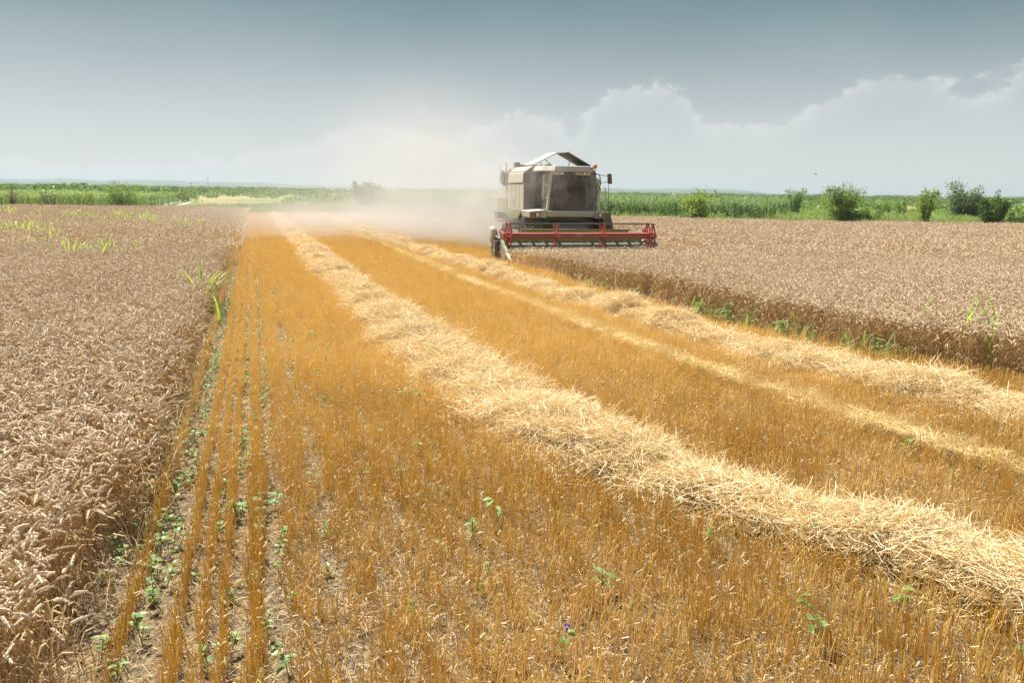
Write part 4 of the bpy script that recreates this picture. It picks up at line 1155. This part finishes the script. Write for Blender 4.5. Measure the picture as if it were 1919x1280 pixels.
for i, (px, py, h, n, lf, fl, lab) in enumerate([
    (450, 945, .17, 20, .075, 0, 'leafy green weed patch filling the gap beside the third stubble row'),
    (505, 930, .15, 12, .075, 0, 'dark green weed in the gap just right of the leafy patch'),
    (290, 905, .16, 15, .07, 0, 'spreading green weed on bare soil by the leaning wheat'),
    (280, 985, .13, 10, .06, 0, 'low weed on bare soil nearer the camera by the leaning wheat'),
    (543, 1232, .16, 6, .07, 0, 'small blue-green weed at the foot of the stubble near the lower picture edge'),
    (950, 962, .22, 8, .085, 0, 'upright green weed in open stubble below the bend of the straw'),
    (880, 985, .20, 10, .06, 0, 'thin yellow-green weed left of the upright weed in open stubble'),
    (1145, 1088, .25, 7, .10, 0, 'grey-green weed with three broad leaves in mid stubble'),
    (1526, 1012, .28, 8, .10, 0, 'dark broadleaf weed pushing out at the near edge of the straw windrow'),
    (1330, 1005, .26, 9, .085, 0, 'pale weed with spreading leaves left of the dark one by the straw'),
    (1545, 1182, .26, 8, .11, 0, 'weed with large pale round leaves in the near stubble'),
    (1497, 1135, .20, 5, .07, 0, 'thin dull green weed left above the large pale round-leaved one'),
    (1722, 1128, .20, 6, .09, 0, 'dark glossy two-leaved weed in the stubble below the straw end'),
    (1690, 838, .25, 8, .11, 0, 'pale round-leaved weed beyond the straw, near the bleached strip'),
    (1795, 890, .30, 9, .05, 3, 'weed with small purple flowers right of the pale round-leaved one'),
    (768, 740, .26, 12, .10, 0, 'yellow-green weed alone in the stubble left of the straw'),
    (783, 830, .18, 6, .08, 0, 'bright little weed below the one left of the straw'),
    (578, 625, .20, 10, .09, 0, 'green weed in the far stubble left of the straw bend'),
    (1050, 1215, .26, 9, .06, 3, 'purple-flowered weed in the near middle stubble'),
    (1912, 1220, .20, 6, .09, 0, 'dark weed at the lower right picture edge')]):
    p = at(px, py, .12)
    o = weed_mb(h, n, lf, 200 + i, fl).build('weed', [GREEN, PURPLE]); o.location = (p[0], p[1], 0)
    tag(o, lab, 'weed', WG)
weed_v = variants('small_weed', [weed_mb(random.uniform(.08, .2), 8, .05, 300 + i, 1 if i in (2,) else 0) for i in range(7)], [GREEN, PURPLE])
pp = []
for t0, n, wd in ((-.95, 260, .09), (-.68, 230, .05), (-.225, 150, .05), (-.02, 150, .05), (.37, 70, .06), (.77, 60, .1), (1.3, 60, .1)):
    s_ = np.abs(rng.gamma(2.2, 6, n)) + 3
    pp.append(P(s_, t0 + rng.normal(0, wd, n)))
s_, t_ = grid_pts(3, 45, -.5, 9.0, 1.15, .5)
ok = (rng.random(len(s_)) < .30 + .35 * ((t_ > 4) & (s_ > 7)))
pp.append(P(s_[ok], t_[ok]))
s_ = rng.uniform(8, 19, 110); pp.append(P(s_, lerp(RIGHT_EDGE, s_) - np.abs(rng.normal(.15, .18, 110))))
pp = np.concatenate(pp); pp = pp[inview(pp)]
scatter('weeds', weed_v, 7, np.c_[pp, np.zeros(len(pp))], zrot(len(pp), .1), rng.uniform(.6, 1.3, len(pp)), label='small green weeds scattered through the stubble gaps', cat='weeds')
# taller weeds along the foot of the right wheat
s_ = np.concatenate([rng.uniform(9.2, 14.5, 30), rng.uniform(14, 21, 9)])
pp = P(s_, lerp(RIGHT_EDGE, s_) + rng.normal(-.24, .13, len(s_)))
tall_v = variants('tall_weed', [weed_mb(random.uniform(.35, .55), 15, .09, 330 + i) for i in range(5)] + [tuft_mb(.6, 9, .12, .022) for _ in range(3)], [GREEN, PURPLE])
scatter('edge_weeds', tall_v, 8, np.c_[pp, np.zeros(len(pp))], zrot(len(pp), .1), rng.uniform(.7, 1.15, len(pp)), label='bright green weeds along the foot of the right wheat', cat='weeds')
# long dry grasses leaning out of both wheat edges
def dry_grass(n, h):
    mb = MB()
    for _ in range(n):
        a = random.uniform(0, 6.28)
        blade(mb, (random.gauss(0, .05), random.gauss(0, .05), 0), a, h * random.uniform(.6, 1.2), random.uniform(.1, .7), .006, random.uniform(.4, 1.6), random.random(), n=7)
    return mb
dry_v = variants('dry_grass', [dry_grass(6, .62) for _ in range(5)], [LEAF_DRY])
sa = rng.uniform(3.5, 14, 46); sb = rng.uniform(9, 27, 120)
pp = np.concatenate([P(sa, lerp(LEFT_EDGE, sa) + np.abs(rng.normal(.03, .08, 46))), P(sb, lerp(RIGHT_EDGE, sb) - np.abs(rng.normal(.03, .14, 120)))])
scatter('dry_grass', dry_v, 5, np.c_[pp, np.zeros(len(pp))], zrot(len(pp), .15), rng.uniform(.7, 1.2, len(pp)), label='long dry grass stalks leaning out of the cut wheat edges', cat='grass')

# ------------------------------------------------------------------ maize, verge, far crops
def corn_plant(mb, x, y, h, full=True):
    rnd = random.random(); lean = random.gauss(0, .04)
    top = np.array([x + lean * h, y + random.gauss(0, .04) * h, h])
    base = np.array([x, y, 0.0])
    mb.tube([base, base * .5 + top * .5, top], [.014, .011, .006], 4, 0, rnd, caps=False)
    a0 = random.uniform(0, 6.28)
    for k in range(11 if full else 8):
        u = .12 + .82 * k / 10
        a = a0 + (k % 2) * math.pi + random.gauss(0, .35)
        blade(mb, base * (1 - u) + top * u, a, h * random.uniform(.28, .42), random.uniform(.35, .7), .075, random.uniform(1.2, 2.3), random.random(), n=6)
    if random.random() < .75:
        for q in range(4):
            d = np.array([random.gauss(0, .05), random.gauss(0, .05), random.uniform(.14, .24)])
            mb.ribbon([top, top + d * .6, top + d], [.012, .014, .004], (1, 0, 0), 1, random.random())
def corn_mb(n, w, d, hm):
    mb = MB()
    for i in range(n):
        corn_plant(mb, random.uniform(-w, w) / 2, random.gauss(0, d), hm * random.uniform(.84, 1.08))
    return mb
corn_v = variants('maize', [corn_mb(6, 1.0, .05, 2.25) for _ in range(7)], [CORNM, TASSEL])
pp = []
for yy in np.concatenate([np.arange(67.0, 80, .8), np.arange(80, 125, 2.2)]):
    hi = 22.0 if yy < 80 else 26 + (yy - 80) * .4
    for xx in np.arange(-4 - (yy - 67) * .3, hi, .9):
        pp.append((xx + random.uniform(-.2, .2), yy + random.gauss(0, .12), 0))
pp = np.array(pp)
scatter('maize', corn_v, 7, pp, np.c_[np.zeros((len(pp), 2)), rng.choice([0, math.pi], len(pp)) + rng.normal(0, .1, len(pp))], rng.uniform(.74, .92, len(pp)), label='tall green maize crop beyond the right wheat', cat='maize')
PLOTM = plant('plot_leaf', [(.15, .25, .06), (.34, .43, .14), (.25, .33, .10)], .4, .5, (1, 1, .55), .2)
plot_v = variants('maize_plot', [corn_mb(6, 1.0, .05, 2.25) for _ in range(5)], [PLOTM, TASSEL])
pp = []
for x in np.arange(-64, -29, .9):                         # rows run away from us, so their ends read as a picket of stems
    for y in np.concatenate([np.arange(77.5, 92, 1.0), np.arange(92, 125, 3)]):
        xx = x * (y / 77.5) ** .6
        if xx < -36.0 - (y - 77.5) * .32:
            pp.append((xx + random.gauss(0, .06), y + random.uniform(-.3, .3), 0))
pp = np.array(pp)
scatter('maize_plot', plot_v, 5, pp, np.c_[np.zeros((len(pp), 2)), np.full(len(pp), math.pi / 2 - .4) + rng.normal(0, .08, len(pp))], rng.uniform(.62, .78, len(pp)), label='maize plot in rows behind the left wheat', cat='maize')
# verge grass and tall herbs
verge_v = variants('verge', [tuft_mb(.55, 34, .45, .02) for _ in range(4)], [VERGE])
herb_v = variants('herb', [tuft_mb(.95, 30, .5, .03) for _ in range(3)] + [tuft_mb(.7, 26, .5, .03) for _ in range(2)], [VERGE])
dryv_v = variants('verge_dry', [tuft_mb(.8, 26, .45, .02) for _ in range(3)], [VERGEDRY])
def area(x0f, x1f, y0, y1, step, keep=1.0, yfar=None):
    out = []
    for y in np.arange(y0, y1, step):
        xs = np.arange(x0f(y), x1f(y), step)
        out.append(np.c_[xs + rng.uniform(-.4, .4, len(xs)) * step, y + rng.uniform(-.4, .4, len(xs)) * step])
    out = np.concatenate(out)
    return out[(rng.random(len(out)) < keep)]
pp = np.concatenate([area(lambda y: 7, lambda y: .66 * y + 2, 60.2, 67.5, .42), area(lambda y: 21, lambda y: .66 * y + 2, 67, 84, .62, .9), area(lambda y: 24, lambda y: .66 * y + 2, 84, 120, 1.1, .9)])
pp = pp[pp[:, 1] > far_limit_right(pp[:, 0]) + .1]
m_ = vnoise(pp[:, 0] / 5, pp[:, 1] / 4, 3)
q = pp[m_ > .30]
scatter('verge_grass', verge_v, 4, np.c_[q, np.zeros(len(q))], zrot(len(q)), rng.uniform(.7, 1.5, len(q)), label='bright green grass verge along the far edge of the right wheat', cat='grass')
q = pp[(m_ > .55) & (pp[:, 1] > 63)]; q = q[rng.random(len(q)) < .5]
scatter('tall_herbs', herb_v, 5, np.c_[q, np.zeros(len(q))], zrot(len(q)), rng.uniform(.7, 1.35, len(q)), label='tall green herbs among the bushes on the right verge', cat='weeds')
q = pp[(m_ < .34)]
scatter('dry_herbs', dryv_v, 3, np.c_[q, np.zeros(len(q))], zrot(len(q)), rng.uniform(.7, 1.2, len(q)), label='dry brownish herbs in patches on the right verge', cat='weeds')
pp = np.concatenate([area(lambda y: -.66 * y, lambda y: 8, 77, 100, .75, .9), area(lambda y: -.5 * y, lambda y: 8, 100, 128, 1.3, .8)])
s_, t_ = ST(pp)
pp = pp[(pp[:, 1] > np.where(pp[:, 0] < -25, far_limit_left(pp[:, 0]) + .6, 84 - (pp[:, 0] + 25) * .4)) & ~((pp[:, 0] < -36.5) & (pp[:, 1] > 79))]
trk = np.abs(pp[:, 0] + 44 + (pp[:, 1] - 106) * .12) < 5
pp = pp[~(trk & (pp[:, 1] > 102))]
m_ = vnoise(pp[:, 0] / 6, pp[:, 1] / 4, 13)
q = pp[m_ > .42]
scatter('headland_grass', verge_v, 4, np.c_[q, np.zeros(len(q))], zrot(len(q)), rng.uniform(.7, 1.4, len(q)), label='green grass on the headland behind the stubble', cat='grass')
q = pp[m_ <= .5]
scatter('headland_herbs', dryv_v, 3, np.c_[q, np.zeros(len(q))], zrot(len(q)), rng.uniform(.6, 1.1, len(q)), label='dull dry herbs on the headland behind the stubble', cat='weeds')
# far hedges and crops: masses a few pixels high
def far_lump(h, n):
    mb = MB()
    for _ in range(n):
        c = np.array([random.uniform(-3, 3), random.uniform(-1.5, 1.5), random.random() ** .7 * h])
        d = np.random.normal(0, 1, 3); d /= np.linalg.norm(d); a = np.cross(d, np.random.normal(0, 1, 3)); a /= np.linalg.norm(a)
        s = random.uniform(.15, .42); b = np.cross(a, d)
        mb.add([c - a * s, c + b * s * .6, c + a * s, c - b * s * .6], [(0, 1, 2, 3)], 0, random.random())
    return mb
np.random.seed(3)
lump_v = variants('far_growth', [far_lump(1.6, 240) for _ in range(4)], [LV_MID])
lump2_v = variants('far_maize', [far_lump(2.3, 300) for _ in range(4)], [CORNM])
pp = []
for d_, h_, a, b, st in ((150, .85, -260, 395, 3.5), (170, .95, -260, 370, 3.5), (195, 1.0, -260, 360, 4), (225, 1.1, -300, 350, 4), (262, .9, 330, 980, 4), (290, .9, 300, 2100, 5), (340, .95, -200, 2100, 5), (420, 1.0, -200, 2100, 6), (520, 1.1, -200, 2100, 6), (700, 1.25, -200, 2100, 7), (950, 1.4, -300, 2200, 8)):
    x0, x1 = far_at(a, d_)[0], far_at(b, d_)[0]
    for x in np.arange(x0, x1, st):
        if random.random() < .88:
            pp.append((x + random.uniform(-1, 1), d_ + random.uniform(-6, 6), 0, h_ * random.uniform(.75, 1.25)))
pp = np.array(pp)
scatter('far_crops', lump2_v, 4, pp[:, :3], zrot(len(pp)), np.c_[np.ones(len(pp)) * 1.2, np.ones(len(pp)), pp[:, 3]], label='distant dark green crops and hedges along the horizon', cat='crops')
pp = []
for d_, a, b, st, h_ in ((135, 560, 960, 2.6, .9), (160, 560, 960, 3, 1.0), (200, 380, 960, 4, 1.0), (240, 370, 960, 4, 1.1), (130, 1400, 1960, 2.6, .8), (165, 1400, 2000, 3, .9), (210, 1300, 2050, 4, 1.0)):
    x0, x1 = far_at(a, d_)[0], far_at(b, d_)[0]
    for x in np.arange(x0, x1, st):
        if random.random() < .8:
            pp.append((x + random.uniform(-1, 1), d_ + random.uniform(-8, 8), 0, h_ * random.uniform(.4, 1.3)))
pp = np.array(pp)
pp = pp[~((pp[:, 0] > -72) & (pp[:, 0] < -50) & (pp[:, 1] < 200))]
scatter('far_growth', lump_v, 4, pp[:, :3], zrot(len(pp)), np.c_[np.ones(len(pp)), np.ones(len(pp)), pp[:, 3]], label='rough mixed growth in the middle distance behind the dust', cat='undergrowth')

# ------------------------------------------------------------------ small far things
def pole(px, d, h, w, label, arms=1):
    p = far_at(px, d); root = empty('utility_pole', (p[0], p[1], 0)); tag(root, label, 'utility pole', 'poles on the left horizon')
    mb = MB(); mb.tube([(0, 0, -.2), (0, 0, h)], [w, w * .7], 8); mb.build('post', [GREY], root)
    mb = MB()
    for k in range(arms): mb.box(-w * 7, w * 7, -w * .5, w * .5, h - .5 - k * 1.1, h - .3 - k * 1.1)
    mb.build('crossarm', [GREY], root)
pole(391, 640, 10.5, .17, 'tallest grey utility pole on the skyline above the pale cut field', 2)
pole(359, 480, 5.2, .15, 'short dark pole on the skyline left of the tallest one')
p = far_at(316, 250)
sh = empty('shed', (p[0], p[1], 0), .15); tag(sh, 'low white-roofed shed far off behind the dirt track', 'shed')
mb = MB(); mb.box(-2.2, 2.2, -1.5, 1.5, 0, 1.5); mb.build('wall', [GREY], sh)
mb = MB(); mb.prism([(-1.8, 1.5), (1.8, 1.5), (0, 2.1)], 0, -2.5, 2.5); mb.build('roof', [PALETUBE], sh)
# sandy heap by the wheat edge
p = far_at(1886, 59.9); mb = MB(); V = []
for i in range(9):
    for j in range(24):
        r_ = i / 8; a = j * math.pi / 12
        V.append((r_ * 1.2 * math.cos(a), r_ * .8 * math.sin(a), .95 * (1 - r_) ** .8 * (.8 + .4 * vnoise(r_ * 3 + math.cos(a) * 2, math.sin(a) * 2, 4)) - (.02 if i == 8 else 0)))
mb.add(V, [(i * 24 + j, i * 24 + (j + 1) % 24, (i + 1) * 24 + (j + 1) % 24, (i + 1) * 24 + j) for i in range(8) for j in range(24)])
o = mb.build('soil_heap', [flat_mat('sandy_soil', (.40, .27, .17), (.55, .40, .27), 2)], smooth=True); o.location = (p[0], p[1], 0)
tag(o, 'small sandy soil heap at the far edge of the right wheat', 'soil heap')
# a bird
d_ = ray(1529, 325.5); q = np.array([0, 0, CAM_H]) + d_ / d_[1] * 70
mb = MB(); mb.lathe([(-.13, .004), (-.08, .03), (0, .038), (.08, .026), (.12, .004)], (0, 0, 0), 0, 8)
bd = mb.build('bird', [DARK], smooth=True); bd.location = q; tag(bd, 'tiny dark bird flying in the pale sky above the bushes', 'bird')
for sg in (-1, 1):
    mb = MB(); mb.add([(-.05, sg * .02, .01), (.04, sg * .02, .01), (.0, sg * .16, .07), (-.07, sg * .15, .07), (-.10, sg * .27, .04)], [(0, 1, 2, 3), (3, 2, 4)]); mb.build('wing', [DARK], bd)

#@@AIR
# ------------------------------------------------------------------ air: haze and the dust the combine throws up
def volume_box(name, lo, hi):
    mb = MB(); mb.box(lo[0], hi[0], lo[1], hi[1], lo[2], hi[2])
    m, n, out = new_mat(name + '_air')
    v = n.node('ShaderNodeVolumePrincipled')
    n.nt.links.new(v.outputs[0], out.inputs['Volume'])
    o = mb.build(name, [m]); o['kind'] = 'stuff'
    return o, n, v
hz, n, v = volume_box('haze', (-5200, -60, -1.5), (5200, 6200, 75))
v.inputs['Color'].default_value = (.46, .53, .62, 1)
v.inputs['Density'].default_value = 2.5e-4
v.inputs['Anisotropy'].default_value = .2
tag(hz, 'pale summer haze over the whole plain', 'haze')
D_LO, D_HI = (-30, 29.5, 0.02), (10, 84, 14)
ds, n, v = volume_box('dust_cloud', D_LO, D_HI)
tag(ds, 'pale dust drifting left behind the combine over the stubble', 'dust')
v.inputs['Color'].default_value = (.655, .64, .605, 1)
v.inputs['Anisotropy'].default_value = .25
pos = n.node('ShaderNodeNewGeometry').outputs['Position']
sp = n.node('ShaderNodeSeparateXYZ'); n.put(sp.inputs[0], pos)
s_ = n.vmath('DOT_PRODUCT', pos, (-SN, CS, 0)); t_ = n.vmath('DOT_PRODUCT', pos, (CS, SN, 0)); z_ = sp.outputs[2]
big = n.noise(pos, .16, 4, .6); wob = n.math('MULTIPLY', n.math('SUBTRACT', big, .5), 9.0)
s2 = n.math('ADD', s_, wob)
front = n.smooth(s2, 36.0, 43.0)
back = n.smooth(s2, 62, 82, 1, 0)
left = n.smooth(n.math('ADD', t_, wob), -7, 7)
right = n.smooth(t_, 13.0, 16.5, 1, 0)
puff = n.smooth(n.noise(pos, .32, 4, .62), .32, .70, .25, 1.3)
low = n.math('EXPONENT', n.math('MULTIPLY', z_, -1 / .95))
high = n.math('MULTIPLY', n.math('EXPONENT', n.math('MULTIPLY', z_, -1 / 5.0)), n.math('MULTIPLY', .16, n.smooth(t_, 2, 11)))
top = n.smooth(z_, 8, 14, 1, 0)
den = n.math('MULTIPLY', n.math('ADD', low, high), puff)
for k in (front, back, left, right, top):
    den = n.math('MULTIPLY', den, k)
# thicker just behind and beside the machine
core = n.math('MULTIPLY', n.smooth(n.vmath('LENGTH', n.vmath('MULTIPLY', n.vmath('SUBTRACT', pos, (-3.5, 40.5, .6)), (.20, .17, .42))), 0.0, 1.0, 1, 0), .55)
den = n.math('ADD', den, n.math('MULTIPLY', core, puff))
def local(x, y, z):
    return (C_O[0] + x * math.cos(C_YAW) - y * math.sin(C_YAW), C_O[1] + x * math.sin(C_YAW) + y * math.cos(C_YAW), z)
for c_, sc_, amt in ((local(-1.6, 6.5, 1.7), (.34, .22, .32), 2.0), (local(-1.9, 9.5, 1.2), (.26, .2, .4), 1.2), (local(.25, 1.9, 2.3), (.75, 1.0, .85), .55), (local(-3.5, 13, 3.6), (.13, .10, .20), .42), (local(-.7, 2.6, 3.2), (.8, .6, .8), 1.6)):
    q = n.smooth(n.vmath('LENGTH', n.vmath('MULTIPLY', n.vmath('SUBTRACT', pos, c_), sc_)), 0.15, 1.0, 1, 0)
    den = n.math('ADD', den, n.math('MULTIPLY', n.math('MULTIPLY', q, amt), n.smooth(n.noise(pos, 1.3, 4, .6), .36, .66, .1, 1.2)))
n.put(v.inputs['Density'], n.math('MULTIPLY', den, .165))
cy.volume_step_rate = 1.0
cy.volume_max_steps = 128
